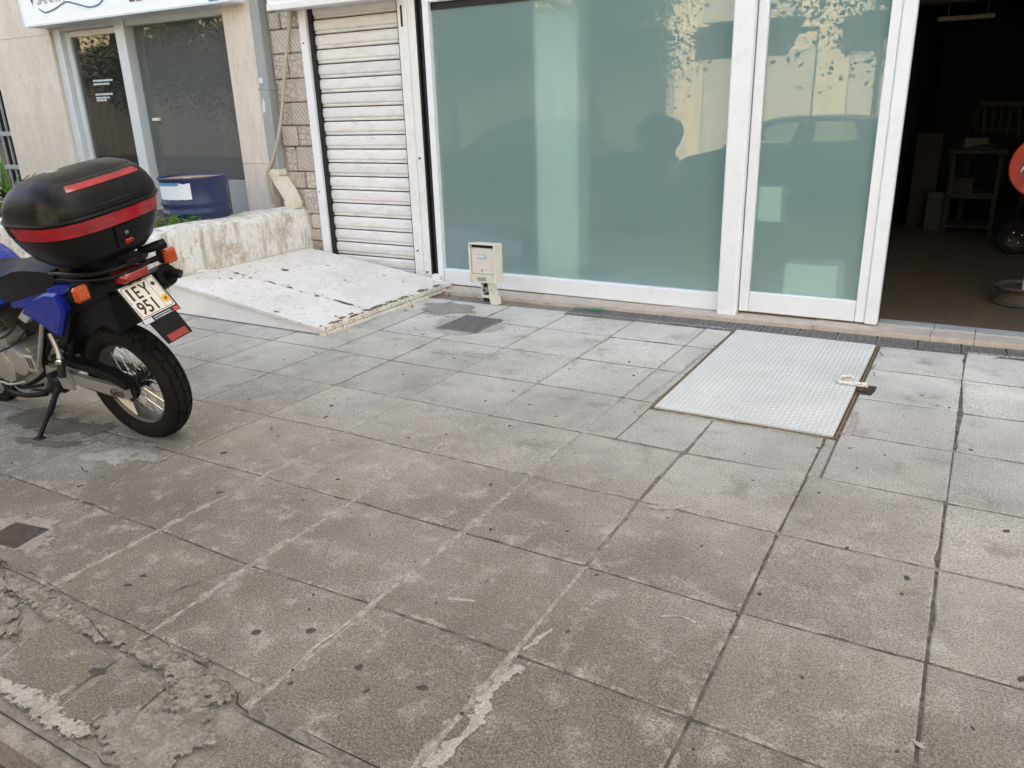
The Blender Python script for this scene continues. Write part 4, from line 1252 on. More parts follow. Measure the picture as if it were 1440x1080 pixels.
def leaf(y0, y1, mat='ramp'):
    n = 14; m_ = MB()
    top = []; 
    rows_ = []
    for y in [y0 + (y1 - y0) * j / 8 for j in range(9)]:
        rows_.append([Vector((XA + .012 + (XB - XA - .012) * i / n, y, rampz(XA + (XB - XA) * i / n) + .004 * mnoise.noise(Vector((i * .35, y * 1.2, 2))))) for i in range(n + 1)])
    N_ = n + 1
    vs_ = [p for r_ in rows_ for p in r_]
    fs_ = [(j * N_ + i, j * N_ + i + 1, (j + 1) * N_ + i + 1, (j + 1) * N_ + i) for j in range(8) for i in range(n)]
    o_ = len(vs_)
    rim = [i for i in range(N_)] + [j * N_ + n for j in range(1, 9)] + [8 * N_ + i for i in range(n - 1, -1, -1)] + [j * N_ for j in range(7, 0, -1)]
    vs_ += [vs_[i] - Vector((0, 0, .026)) for i in rim]
    k_ = len(rim)
    fs_ += [(rim[a], o_ + a, o_ + (a + 1) % k_, rim[(a + 1) % k_]) for a in range(k_)]
    m_.add(vs_, fs_)
    return obj('cover_leaf', m_, mat, rp)
YS = 3.28
leaf(YA - .004, YS - .003); leaf(YS + .003, YB)
mb = MB()
mb.box((XA + .008, YA, .034), (XA + .020, YS - .004, .072), .003); mb.box((XA + .008, YS + .004, .036), (XA + .019, 4.42, .073), .003)
obj('edge_strip', mb, 'ramp_edge', rp)
random.seed(14)
mb = MB()
for k in range(120):
    if k < 70: x, y = XA - abs(random.gauss(0, .03)), rnd(YA + .01, 4.40)
    elif k < 90: x, y = rnd(-2.6, -1.0), YS + random.gauss(0, .012)
    else: x, y = rnd(-2.6, -1.0), rnd(YA + .03, 4.35)
    r0 = abs(random.gauss(0, .010)) + .004
    if k >= 90: r0 *= .8
    el = rnd(1, 3.2) if k < 90 else rnd(1, 1.8)
    n_ = 9
    ring = []
    for i_ in range(n_):
        a_ = 6.2832 * i_ / n_; q_ = r0 * rnd(.55, 1.3)
        px_, py_ = (q_ * math.cos(a_) * (1 if k < 70 else el), q_ * math.sin(a_) * (el if k < 70 else 1))
        xx_ = min(x + px_, XA + .010); ring.append((xx_, y + py_, rampz(xx_) + .0062))
    mb.add(ring, [tuple(range(n_))])
obj('paint_chip', mb, 'rust_tan', rp, None, 'stuff')
crv = [(-1.35, YS + .02), (-1.22, YS + .03), (-1.15, YS + .015), (-1.12, YS - .005), (-1.2, YS - .012), (-1.32, YS)]
obj('rust_hole', MB().add([(x, y, rampz(x) + .004) for x, y in crv], [tuple(range(6))]), 'rust_iron', rp)
obj('handle', MB().tube([(-2.62, 2.90, .285), (-2.62, 2.90, .345), (-2.60, 2.92, .355), (-2.50, 3.02, .350), (-2.48, 3.04, .34), (-2.48, 3.04, .27)], .010, 8), 'ramp_edge', rp, 50)
random.seed(21)
# dry leaves and crumbs swept against the shopfront
for k in range(26):
    if k < 14: x, y = rnd(-1.0, .3), 4.285 + rnd(-.03, .03)
    elif k < 20: x, y = rnd(-.86, -.78), rnd(2.75, 4.2)
    else: x, y = 2.02 + rnd(-.02, .02), rnd(3.6, 4.14)
    L = rnd(.012, .03); a = rnd(0, 6.28)
    u = Vector((math.cos(a), math.sin(a), rnd(-.2, .5))); v_ = Vector((-math.sin(a), math.cos(a), rnd(-.2, .5)))
    c_ = Vector((x, y, .008))
    tag(obj('fallen_leaf', MB().add([c_ - u * L, c_ + v_ * L * .4 + Vector((0, 0, .006)), c_ + u * L, c_ - v_ * L * .4 + Vector((0, 0, .004))], [(0, 1, 2), (0, 2, 3)]), 'dry_leaf'), 'tiny dry brown leaf lying at the foot of the shopfront or cellar cover', 'leaf', 'dry leaves on the pavement')

# ---------------------------------------------------------------- letterbox
lb = thing('letterbox', 'small cream metal letterbox on a short bent post before the frosted window', 'letterbox', (-.215, 4.11, 0))
BX0, BX1, BY0, BY1, BZ0, BZ1 = -.375, -.110, 4.055, 4.20, .205, .560
la = .0
obj('body', MB().box((BX0, BY0 + .05, BZ0), (BX1, BY1, BZ1 - .01), .004), 'mail_cream', lb)
mb = MB()
mb.box((BX0 - .004, BY0, BZ0 + .0), (BX0 + .010, BY0 + .05, BZ1), .003); mb.box((BX1 - .010, BY0, BZ0), (BX1 + .004, BY0 + .05, BZ1), .003); mb.box((BX0 + .010, BY0, BZ1 - .012), (BX1 - .010, BY0 + .05, BZ1), .002); mb.box((BX0 + .010, BY0 + .01, BZ0), (BX1 - .010, BY0 + .05, BZ0 + .075), .003)
obj('hood', mb, 'mail_cream', lb)
obj('slot', MB().box((BX0 + .011, BY0 + .040, BZ1 - .042), (BX1 - .011, BY0 + .0495, BZ1 - .013)), 'dark_void', lb)
obj('flap_door', MB().box((BX0 + .014, BY0 + .018, BZ0 + .079), (BX1 - .014, BY0 + .049, BZ1 - .044), .004), 'mail_face', lb)
obj('name_frame', MB().box((-.290, BY0 + .0125, .425), (-.205, BY0 + .0175, .462), .002), 'pipe_grey', lb)
obj('name_card', MB().box((-.283, BY0 + .0105, .432), (-.212, BY0 + .0123, .455)), 'label_paper', lb)
obj('lock', MB().cyl((-.250, BY0 + .0175, .318), (-.250, BY0 + .006, .318), .011, .009, 14), 'pipe_grey', lb)
obj('slot_plate', MB().box((-.297, BY0 + .003, .226), (-.205, BY0 + .009, .258), .002), 'bike_silver', lb)
mb = MB()
P1 = [(-.280, 4.10), (-.150, 4.10), (-.150, 4.175), (-.280, 4.175)]
def prsm(z0, z1, x0, x1, dx):
    mb.loft([[(x0, 4.095, z0), (x1, 4.095, z0), (x1, 4.17, z0), (x0, 4.17, z0)], [(x0 + dx, 4.095, z1), (x1 + dx, 4.095, z1), (x1 + dx, 4.17, z1), (x0 + dx, 4.17, z1)]])
prsm(.005, .08, -.190, -.118, -.012); prsm(.08, .204, -.202, -.150, -.012)
mb.box((-.285, 4.15, .005), (-.19, 4.168, .2)); mb.box((-.283, 4.10, .06), (-.192, 4.15, .085), .003); mb.box((-.290, 4.095, .085), (-.272, 4.15, .20), .003)
obj('post', mb, 'mail_cream', lb)
obj('post_hollow', MB().box((-.272, 4.11, .02), (-.20, 4.149, .058)).box((-.27, 4.125, .09), (-.205, 4.149, .2)), 'dark_void', lb)
obj('pipe_stub', MB().lathe([(.026, 0), (.026, .05), (.018, .05), (.018, 0)], (-.238, 4.075, .135), 'y', 18, False, True), 'pipe_grey', lb, 40)

# ================================================================ INTERIOR OF THE OPEN SHOP
ps = thing('pole_sign', 'red round sign on a pole in a wheel rim base inside the doorway', 'sign', (3.95, 5.78, .03))
rc = (3.95, 5.78)
obj('rim_base', MB().lathe([(.0, .03), (.20, .03), (.215, .035), (.222, .048), (.208, .058), (.188, .070), (.178, .10), (.182, .135), (.200, .150), (.208, .160), (.219, .170), (.222, .182), (.212, .190), (.195, .186), (.180, .165), (.10, .150), (.0, .150)], (rc[0], rc[1], 0), 'z', 48), 'cover_iron', ps, 35)
obj('pole', MB().cyl((rc[0], rc[1], .15), (rc[0], rc[1], 1.0), .014, .014, 14), 'pipe_cream', ps, 40)
dn = Vector((-.25, -1, .15)).normalized()
def disc(c, r, th, nrm, n=48):
    x = nrm.cross(Vector((0, 0, 1))).normalized(); y = x.cross(nrm).normalized()
    m_ = MB()
    prof_ = [(0, th), (r * .7, th), (r * .96, th * .8), (r, 0), (r * .96, -th * .8), (0, -th)]
    m_.loft([[Vector(c) + nrm * h_ + (x * math.cos(2 * math.pi * i / n) + y * math.sin(2 * math.pi * i / n)) * max(rr, .0005) for i in range(n)] for rr, h_ in prof_], True, True)
    return m_
obj('disc', disc((3.93, 5.74, 1.14), .245, .012, dn), 'disc_red', ps, 40)
obj('disc_centre', disc((3.965, 5.728, 1.135), .195, .013, dn), 'disc_dark', ps, 40)
text('lettering', 'A', 'label_paper', ps, frame_mtx(Vector((3.775, 5.755, 1.09)), (1, -.25, 0), (0, .15, 1)), .09)

ow = thing('car_wheel', 'black car wheel with bright bolts lying upright on the dark shop floor', 'wheel', (3.90, 8.2, .03))
wcx = Vector((3.92, 8.2, .21))
obj('tyre', MB().lathe([(.12, -.075), (.165, -.085), (.178, -.06), (.182, 0), (.178, .06), (.165, .085), (.12, .075)], wcx, 'y', 40, False, True), 'tyre_rubber', ow, 40)
obj('rim', MB().lathe([(.0, -.045), (.08, -.05), (.118, -.06), (.125, -.07)], wcx, 'y', 30), 'bike_black', ow, 40)
mb = MB()
for k in range(4):
    a = .5 + k * 1.5708
    mb.cyl(wcx + Vector((math.cos(a) * .06, -.045, math.sin(a) * .06)), wcx + Vector((math.cos(a) * .06, -.07, math.sin(a) * .06)), .008, .008, 8)
obj('bolt', mb, 'chrome', ow)

tb = thing('work_table', 'dim wooden work table with shelf deep inside the shop', 'table', (3.45, 9.6, .03))
obj('table_top', MB().box((3.12, 9.4, .98), (3.74, 10.0, 1.03), .005), 'wood_old', tb)
for x in (3.16, 3.66):
    for y in (9.45, 9.92): obj('leg', MB().box((x, y, .03), (x + .045, y + .045, .98)), 'wood_old', tb)
obj('shelf', MB().box((3.16, 9.43, .46), (3.70, 9.97, .52)), 'wood_old', tb)
obj('shelf', MB().box((3.16, 9.43, .10), (3.70, 9.97, .13)), 'wood_old', tb)
def heap(nm, label, cat, cx, cy, cz, s, mat, seed):
    random.seed(seed)
    rings = []
    for k in range(7):
        t_ = k / 6; ring = []
        for i in range(16):
            a = 2 * math.pi * i / 16
            r_ = (1 - t_ ** 1.6 * .85) * (1 + .35 * mnoise.noise(Vector((math.cos(a) * 2 + seed, math.sin(a) * 2, t_ * 3))))
            ring.append(Vector((cx + s[0] * r_ * math.cos(a), cy + s[1] * r_ * math.sin(a), cz + s[2] * t_)))
        rings.append(ring)
    tag(obj(nm, MB().loft(rings), mat, None, 30), label, cat)
heap('cloth_heap', 'crumpled pale cloth lying on the dim work table', 'cloth', 3.42, 9.6, 1.03, (.24, .18, .08), 'cloth_grey', 2)
def box_t(nm, lo, hi, mat, label, cat, rz=0.0):
    c_ = (Vector(lo) + Vector(hi)) / 2; h_ = (Vector(hi) - Vector(lo)) / 2
    tag(obj(nm, MB().box(-h_, h_, .006, Matrix.Translation(c_) @ Matrix.Rotation(rz, 4, 'Z')), mat), label, cat)
tool = thing('tool_rack', 'dark rack of tools standing behind the work table', 'rack', (3.6, 10.2, .03))
mb = MB()
for x in (3.30, 3.95): mb.box((x, 10.10, .03), (x + .05, 10.16, 1.58))
mb.box((3.30, 10.10, 1.50), (4.0, 10.16, 1.56)); mb.box((3.30, 10.10, 1.2), (4.0, 10.16, 1.25))
obj('rack_frame', mb, 'wood_old', tool)
random.seed(6)
for k in range(7):
    x = 3.34 + k * .09
    obj('tool', MB().tube([(x, 10.06, 1.48), (x + rnd(-.05, .05), 10.05, 1.15 + rnd(-.08, .08))], [.02, .012], 6), random.choice(['cloth_grey', 'wood_old', 'wood_old']), tool)
box_t('metal_box', (3.24, 9.5, 1.03), (3.50, 9.7, 1.16), 'cover_iron', 'small metal box at the left end of the work table', 'box', .3)
box_t('dark_crate', (3.18, 9.5, .52), (3.42, 9.8, .70), 'wood_old', 'dark crate on the middle shelf of the work table', 'crate', .1)
ts = thing('tyre_stack', 'stack of dark tyres on the shop floor behind the red sign', 'tyres', (4.35, 8.6, .03))
for k in range(3):
    obj('tyre', MB().lathe([(.17, .0), (.28, .0), (.31, .04), (.31, .14), (.28, .18), (.17, .18)], (4.35 + rnd(-.02, .02), 8.6, .03 + k * .185), 'z', 30, False, True), 'tyre_rubber', ts, 40)
tag(obj('leaning_board', MB().box((2.72, 9.9, .03), (3.02, 9.98, 1.2), .004), 'wood_old'), 'tall dim brown board leaning at the back of the shop', 'board')
tag(obj('carton', MB().box((2.95, 9.6, .03), (3.15, 9.85, .50), .004), 'cloth_grey'), 'grey carton on the floor beside the work table', 'box')
lf = thing('ceiling_fixture', 'unlit pale fluorescent fixture under the dark shop ceiling', 'light fixture', (3.1, 9.5, 2.9))
obj('housing', MB().box((2.80, 9.42, 2.47), (3.38, 9.58, 2.52), .006), 'fixture_white', lf)
obj('hanger', MB().cyl((2.9, 9.5, 2.52), (2.9, 9.5, 2.96), .006).cyl((3.3, 9.5, 2.52), (3.3, 9.5, 2.96), .006), 'fixture_white', lf)
tag(obj('ceiling_beam', MB().box((2.56, 8.6, 2.60), (5.49, 8.9, 2.955)), 'interior_wall'), 'dark ceiling beam crossing the shop', 'beam')

# ================================================================ STREET BEHIND THE CAMERA (seen in the glass)
ob = thing('opposite_building', 'sunlit beige building across the street mirrored in the glass', 'building', (0, -13.2, 0))
mb = MB()
mb.box((-66, -20, -.2), (30, -13.2, 3.4)); mb.box((-66, -20, 3.6), (30, -13.3, 7.2))
obj('wall', mb, 'beige_render', ob)
obj('string_course', MB().box((-66, -20, 3.4), (30, -13.1, 3.6)), 'beige_render', ob)
for k in range(22):
    x = -60 + k * 4.0
    obj('garage_panel', MB().box((x, -13.25, -.1), (x + 3.1, -13.16, 2.9), .02), 'grey_render', ob)
    obj('pilaster', MB().box((x + 3.15, -13.2, -.1), (x + 3.6, -13.05, 3.4), .02), 'beige_render', ob)
    f_ = obj('window', MB().box((x + .6, -13.36, 4.6), (x + 2.2, -13.26, 6.4)), 'car_glass', ob)
    obj('window_frame', MB().box((x + .5, -13.33, 4.5), (x + 2.3, -13.22, 4.6)), 'white_alu', f_)
    obj('balcony', MB().box((x + .2, -13.3, 3.62), (x + 2.8, -12.3, 3.76), .01).box((x + .2, -12.36, 3.76), (x + 2.8, -12.3, 4.6)), 'grey_render', ob)
gt = thing('bar_gate', 'metal bar gate across the street mirrored in the door glass', 'gate', (1.6, -13.0, 0))
mb = MB()
for k in range(12): mb.box((1.0 + k * .14, -13.02, .0), (1.04 + k * .14, -12.98, 2.9))
obj('bar', mb, 'grate_iron', gt)
obj('rail', MB().box((.95, -13.04, 2.8), (2.65, -12.96, 2.9)).box((.95, -13.04, .1), (2.65, -12.96, .2)), 'grate_iron', gt)
tag(obj('drain_pole', MB().cyl((.85, -12.9, -.1), (.85, -12.9, 7), .06, .06, 12), 'pipe_grey', None, 40), 'grey pipe beside the gate across the street', 'pipe')

def car(label, cx, cy, paint):
    """hatchback facing -x with a real cabin one can look through"""
    z_ = -.13
    c = thing('parked_car', label, 'car', (cx, cy, z_), 'cars parked across the street')
    low = [(-2.05, .34), (-2.03, .60), (-1.88, .76), (-1.15, .93), (.2, .975), (1.75, 1.03), (1.97, 1.0), (2.05, .62), (2.02, .32), (1.55, .22), (-1.55, .22)]
    rings = []
    for y, k_, zf in ((-.87, .95, .97), (-.82, .985, .99), (-.6, 1, 1), (0, 1, 1.01), (.6, 1, 1), (.82, .985, .99), (.87, .95, .97)):
        rings.append([Vector((cx + x * k_, cy + y, z_ + .22 + (z - .22) * zf)) for x, z in low])
    obj('body', MB().loft(rings), paint, c, 40)
    top = [(-.52, 1.375), (-.30, 1.44), (.25, 1.475), (.95, 1.465), (1.42, 1.42), (1.62, 1.36), (1.40, 1.375), (.95, 1.415), (.25, 1.425), (-.28, 1.392)]
    rings = []
    for y, dz in ((-.62, -.035), (-.55, -.008), (0, .012), (.55, -.008), (.62, -.035)):
        rings.append([Vector((cx + x, cy + y, z_ + z + dz)) for x, z in top])
    obj('roof', MB().loft(rings), paint, c, 40)
    for sd in (-1, 1):
        def sp(x, z, o=0.0): return Vector((cx + x, cy + sd * (.80 - .20 * (z - .95) / .45 + o), z_ + z))
        obj('windscreen_pillar', MB().tube([sp(-1.10, .94), sp(-.50, 1.36)], .035, 8), paint, c, 50)
        obj('door_pillar', MB().tube([sp(.16, .98), sp(.22, 1.41)], .04, 8), 'car_dark', c, 50)
        q = [(1.22, 1.01), (1.80, 1.03), (1.55, 1.36), (1.30, 1.40), (1.12, 1.41)]
        obj('rear_pillar', MB().loft([[sp(x, z, .005) for x, z in q], [sp(x, z, -.05) for x, z in q]]), paint, c)
        obj('side_window', MB().loft([[sp(x, z, o) for x, z in ((-1.0, .96), (-.46, 1.34), (.16, 1.40), (.12, .98))] for o in (0, -.006)]), 'glass', c)
        obj('side_window', MB().loft([[sp(x, z, o) for x, z in ((.20, .98), (.26, 1.40), (1.12, 1.40), (1.22, 1.01))] for o in (0, -.006)]), 'glass', c)
        for x in (-1.28, 1.28):
            w_ = obj('wheel', MB().lathe([(.16, -.09), (.29, -.10), (.31, -.06), (.31, .06), (.29, .10), (.16, .09)], (cx + x, cy + sd * .79, z_ + .31), 'y', 24), 'tyre_rubber', c, 40)
            obj('rim', MB().lathe([(0, sd * .08), (.17, sd * .095), (.2, sd * .09)], (cx + x, cy + sd * .79, z_ + .31), 'y', 18), 'rim_alu', w_, 40)
        obj('door_mirror', MB().obox((cx - .80, cy + sd * .95, z_ + 1.03), (.1, .18, .12), (0, 0, 0), .03), paint, c)
        obj('seat_back', MB().obox((cx + .10, cy + sd * .36, z_ + 1.0), (.12, .40, .42), (0, .25, 0), .04).obox((cx + .17, cy + sd * .36, z_ + 1.27), (.08, .22, .16), (0, .15, 0), .03), 'bike_black', c)
    obj('windscreen', MB().loft([[Vector((cx - 1.10, cy + y * .74, z_ + .945)) + Vector((0, 0, o)) for y in (-1, 1)] + [Vector((cx - .48, cy + y * .58, z_ + 1.38)) + Vector((0, 0, o)) for y in (1, -1)] for o in (0, .006)]), 'glass', c)
    obj('rear_window', MB().loft([[Vector((cx + 1.88, cy + y * .70, z_ + 1.03)) + Vector((o, 0, 0)) for y in (-1, 1)] + [Vector((cx + 1.60, cy + y * .56, z_ + 1.37)) + Vector((o, 0, 0)) for y in (1, -1)] for o in (0, .006)]), 'glass', c)
    obj('aerial', MB().tube([(cx + 1.40, cy, z_ + 1.43), (cx + 1.52, cy, z_ + 1.58)], .004, 5), 'bike_black', c)
    return c
car('blue-grey hatchback across the street, mirrored in the frosted door leaf', .35, -5.0, 'car_blue_grey')
car('dark hatchback across the street, mirrored in the frosted window', -5.4, -5.1, 'car_dark')

def tree(label, x, y, h, r, seed, n=5200):
    random.seed(seed)
    t_ = thing('street_tree', label, 'tree', (x, y, -.1), 'trees along the street')
    m_ = MB()
    m_.tube([(x, y, -.15), (x + .05, y, h * .25), (x - .04, y + .05, h * .5), (x, y, h * .8)], [.17, .13, .10, .04], 10, True, 4)
    tips = []
    for k in range(14):
        a = rnd(0, 6.28); z0 = h * rnd(.42, .75)
        tip = Vector((x + math.cos(a) * r * rnd(.5, .95), y + math.sin(a) * r * rnd(.5, .95), z0 + r * rnd(.05, .8)))
        m_.tube([(x, y, z0), Vector((x, y, z0)).lerp(tip, .5) + Vector((0, 0, .15)), tip], [.06, .035, .012], 6, True, 3)
        if tip.y > -2.2 and tip.z < 3.1 + .45 * (tip.y + 2.2): tip.z = 3.2 + .45 * (tip.y + 2.2)
        tips.append(tip); tips.append(Vector((x, y, z0)).lerp(tip, .6))
    obj('trunk', m_, 'bark', t_, 60)
    cr = MB()
    for k in range(n):
        c_ = random.choice(tips) + Vector((random.gauss(0, 1), random.gauss(0, 1), random.gauss(0, .8))) * r * .22
        d1 = Vector((rnd(-1, 1), rnd(-1, 1), rnd(-1, .3))).normalized(); d2 = d1.cross(Vector((rnd(-1, 1), rnd(-1, 1), rnd(-1, 1)))).normalized()
        if c_.y > -2.2 and c_.z < 2.9 + .45 * (c_.y + 2.2): continue
        L = rnd(.07, .14)
        cr.add([c_, c_ + d1 * L * .5 + d2 * L * .28, c_ + d1 * L, c_ + d1 * L * .5 - d2 * L * .28], [(0, 1, 2, 3)])
    obj('crown', cr, 'leaf_tree', t_)
tree('leafy street tree at the kerb whose crown hangs over the camera', 2.7, -2.5, 5.2, 2.9, 1, 9000)
tree('leafy street tree across the road mirrored at the top left of the frosted window', -4.9, -7.4, 4.6, 2.3, 2, 9000)
tree('leafy street tree mirrored darkly in the left end of the frosted window', -9.0, -7.4, 4.6, 2.3, 3, 8000)
tree('leafy street tree far left, mirrored in the dusty shop window', -13.8, -4.6, 4.6, 2.4, 4, 7000)
tree('leafy street tree farthest left, mirrored in the aluminium door', -19.0, -5.0, 4.8, 2.6, 5, 7000)

# ================================================================ MOTORBIKE (local frame: x forward, y left, z up)
bk = thing('motorbike', 'blue trail motorbike with black top case leaning on its side stand', 'motorbike', (-.413, .725, 0), None, True)
bk.rotation_euler = (R(-9.5), 0, R(183))
L_, R_ = 1, -1

def wheel(name, cx, RT, RR, wt, label, tread=True):
    cz = RT - .003
    c = (cx, 0, cz)
    rim = obj(name, MB().lathe([(RR + .004, -.046), (RR + .010, -.050), (RR + .010, -.044), (RR - .006, -.030), (RR - .016, 0), (RR - .006, .030), (RR + .010, .044), (RR + .010, .050), (RR + .004, .046), (RR - .012, .036), (RR - .018, .015), (RR - .018, -.015), (RR - .012, -.036)], c, 'y', 64, False, True), 'rim_alu', bk, 35)
    h = RT - RR
    prof = [(RR + .002, -.044), (RR + h * .28, -wt * .96), (RR + h * .55, -wt), (RR + h * .80, -wt * .90), (RT - .020, -wt * .62), (RT - .012, -wt * .3), (RT - .010, 0), (RT - .012, wt * .3), (RT - .020, wt * .62), (RR + h * .80, wt * .90), (RR + h * .55, wt), (RR + h * .28, wt * .96), (RR + .002, .044), (RR, 0)]
    ty = obj('tyre', MB().lathe(prof, c, 'y', 72, False, True), 'tyre_rubber', rim, 50)
    # tread blocks
    tm = MB()
    nb = 27
    for k in range(nb):
        for row, (yc, hw, rad, lean) in enumerate(((-.80, .19, RT - .0285, .85), (-.29, .24, RT - .0135, .25), (.29, .24, RT - .0135, -.25), (.80, .19, RT - .0285, -.85))):
            a = 2 * math.pi * (k + (.0, .35, .85, .5)[row]) / nb
            da = 2 * math.pi / nb * .39
            q = []
            for (u, v) in ((-1, -1), (1, -1), (1, 1), (-1, 1)):
                yy = (yc + v * hw) * wt
                sk = (v if row in (1, 2) else 0) * (.25 if row == 1 else -.25)
                # radius falls towards the shoulder
                s_ = abs(yy) / wt
                rr = RT - .010 - .012 * min(1, s_ / .62) ** 2 - max(0, s_ - .62) * .075 * (1.1)
                ang = a + u * da + sk * da
                q.append((rr, ang, yy))
            top = []; bot = []
            for rr, ang, yy in q:
                nx, nz = math.cos(ang), math.sin(ang)
                bot.append(Vector((cx + nx * (rr - .004), yy, cz + nz * (rr - .004))))
                top.append(Vector((cx + nx * (rr + .016), yy * (1.04 if abs(yy) > wt * .6 else 1), cz + nz * (rr + .016))))
            ctr = sum(top, Vector()) / 4
            top = [p.lerp(ctr, .13) for p in top]
            tm.loft([bot, top])
    obj('tread', tm, 'tyre_rubber', ty, None, 'stuff')
    sp = MB()
    for k in range(36):
        a = 2 * math.pi * k / 36; sgn = 1 if k % 2 else -1; tw = .55 if (k // 2) % 2 else -.55
        sp.tube([(cx + math.cos(a + tw) * .045, sgn * .035, cz + math.sin(a + tw) * .045), (cx + math.cos(a) * (RR - .025), sgn * .008, cz + math.sin(a) * (RR - .025))], .0021, 5)
    obj('spoke', sp, 'chrome', rim)
    obj('hub', MB().lathe([(.012, -.075), (.05, -.06), (.055, -.04), (.04, -.03), (.04, .03), (.055, .04), (.05, .06), (.012, .075)], c, 'y', 26, True), 'bike_black', rim, 40)
    return rim, c

RT = .345
rw, rc_ = wheel('rear_wheel', -.035, RT, .238, .076, '')
# rear sprocket, chain, guards
mb = MB()
n = 43
pr = []
for i in range(n * 2):
    r_ = .100 if i % 2 else .092
    pr.append((r_ * math.cos(math.pi * i / n), RT + r_ * math.sin(math.pi * i / n)))
mb.prism(pr, 'y', .078, .083)
obj('sprocket', mb, 'chain_steel', rw)
obj('brake_drum', MB().lathe([(.02, .05), (.075, .052), (.08, .065), (.06, .074), (.02, .076)], rc_, 'y', 30), 'bike_black', rw, 40)
mb = MB()
loop = []
for i in range(13):
    a = math.pi / 2 + math.pi * i / 12
    loop.append(Vector((.096 * math.cos(a), .0805, RT + .096 * math.sin(a))))
for i in range(9):
    a = -math.pi / 2 + math.pi * i / 8
    loop.append(Vector((.66 + .042 * math.cos(a), .0805, .375 + .042 * math.sin(a))))
tot = []
for i in range(len(loop)):
    a, b = loop[i], loop[(i + 1) % len(loop)]
    k = max(1, int((b - a).length / .016))
    for j in range(k): tot.append((a.lerp(b, j / k), (b - a).normalized()))
for i, (p, d_) in enumerate(tot):
    mb.obox(p, (.0145, .016 if i % 2 else .011, .012), (0, -math.atan2(d_.z, d_.x), 0), .002)
obj('chain', mb, 'chain_steel', bk, None, 'stuff')
# swing arm
for sd in (1, -1):
    y0, y1 = sd * .098, sd * .128
    prof = [(-.085, .298), (-.085, .356), (-.03, .372), (.20, .382), (.56, .425), (.60, .385), (.56, .345), (.20, .318), (-.03, .296)]
    obj('swing_arm', MB().prism(prof, 'y', min(y0, y1), max(y0, y1)), 'bike_silver', bk)
    obj('axle_adjuster', MB().box((-.062, sd * .128, .308), (.03, sd * .136, .352), .004).cyl((0, sd * .136, RT - .003), (0, sd * .152, RT - .003), .017, .015, 6), 'rim_alu', bk)
mb = MB()
# chain guard: slim box arched over the chain
top = [(-.115, .405), (-.02, .452), (.14, .475), (.34, .490), (.46, .500)]
bot = [(.46, .462), (.34, .448), (.14, .425), (.0, .400), (-.10, .36)]
mb.prism(top + bot, 'y', .074, .132)
obj('chain_guard', mb, 'bike_black', bk)
mb = MB()
for k in range(9): mb.obox((.10 + k * .022, .1335, .447 + k * .0018), (.008, .003, .034), (0, .5, 0), .001)
obj('guard_slot', mb, 'black_rubber', bk)
obj('chain_fin', MB().prism([(.02, .30), (.10, .305), (.02, .225), (-.05, .175), (-.045, .25)], 'y', .084, .092), 'oil_white', bk)
# suspension unit and frame
obj('shock', MB().tube([(.33, 0, .40), (.42, 0, .80)], .032, 12), 'bike_black', bk, 50)
mb = MB()
for sd in (1, -1):
    y = sd * .12
    mb.tube([(.60, y, .36), (.50, y, .55), (.36, y * 1.05, .80), (.30, y * .95, .93)], .016, 8, True, 5)
    mb.tube([(.60, y, .36), (.88, y * .9, .25), (1.05, y * .6, .42), (1.12, y * .2, .95)], .017, 8, True, 5)
    mb.tube([(.30, y * .95, .93), (.0, y * .95, .965), (-.20, y * .9, .985)], .013, 8, True, 4)
    mb.tube([(.50, y, .50), (.20, y, .80), (-.05, y, .96)], .013, 8, True, 4)
obj('frame', mb, 'bike_black', bk, 50)
obj('frame_tube', MB().tube([(.60, .150, .40), (.50, .158, .52), (.40, .158, .66), (.34, .15, .76)], .013, 10, True, 5), 'bike_silver', bk, 50)
# inner mudguard and tail
mb = MB()
def hoop(x, z, hw, th, dx, dz):
    """cross-section of a guard: shallow arch perpendicular to (dx,dz)"""
    pts_o, pts_i = [], []
    for i in range(9):
        t = -1 + 2 * i / 8
        y = hw * t; drop = .045 * t * t
        nx, nz = -dz, dx
        pts_o.append(Vector((x - nx * drop, y, z - nz * drop))); pts_i.append(Vector((x - nx * (drop + th), y * .95, z - nz * (drop + th))))
    return pts_o + pts_i[::-1]
gpath = [(.42, .52), (.34, .63), (.22, .74), (.05, .85), (-.12, .925), (-.24, .955), (-.30, .955)]
rings = []
for i, (x, z) in enumerate(gpath):
    a = Vector(gpath[max(i - 1, 0)]); b = Vector(gpath[min(i + 1, len(gpath) - 1)]); d_ = (a - b).normalized()
    rings.append(hoop(x, z, .105 if i < 5 else .095, .006, d_.x, d_.y))
mb.loft(rings)
obj('rear_mudguard', mb, 'bike_black', bk, 40)
obj('under_tray', MB().loft([[(.36, y, .60), (.36, y, .90), (-.10, y, .985), (-.28, y, .985), (-.28, y, .94), (.05, y, .86)] for y in (-.10, .10)]), 'bike_black', bk)
obj('battery_cover', MB().prism([(.40, .56), (.24, .60), (.10, .78), (.14, .86), (.40, .84), (.46, .70)], 'y', .095, .145), 'bike_black', bk)
obj('battery_cover', MB().prism([(.40, .56), (.24, .60), (.10, .78), (.14, .86), (.40, .84), (.46, .70)], 'y', -.145, -.095), 'bike_black', bk)
arc = [(-.035 + .378 * math.cos(R(a)), RT + .378 * math.sin(R(a))) for a in range(112, 20, -8)]
obj('inner_fender', MB().prism([(.44, .56), (.44, .85), (.10, .945), (-.20, .975)] + arc, 'y', -.098, .098), 'bike_black', bk)
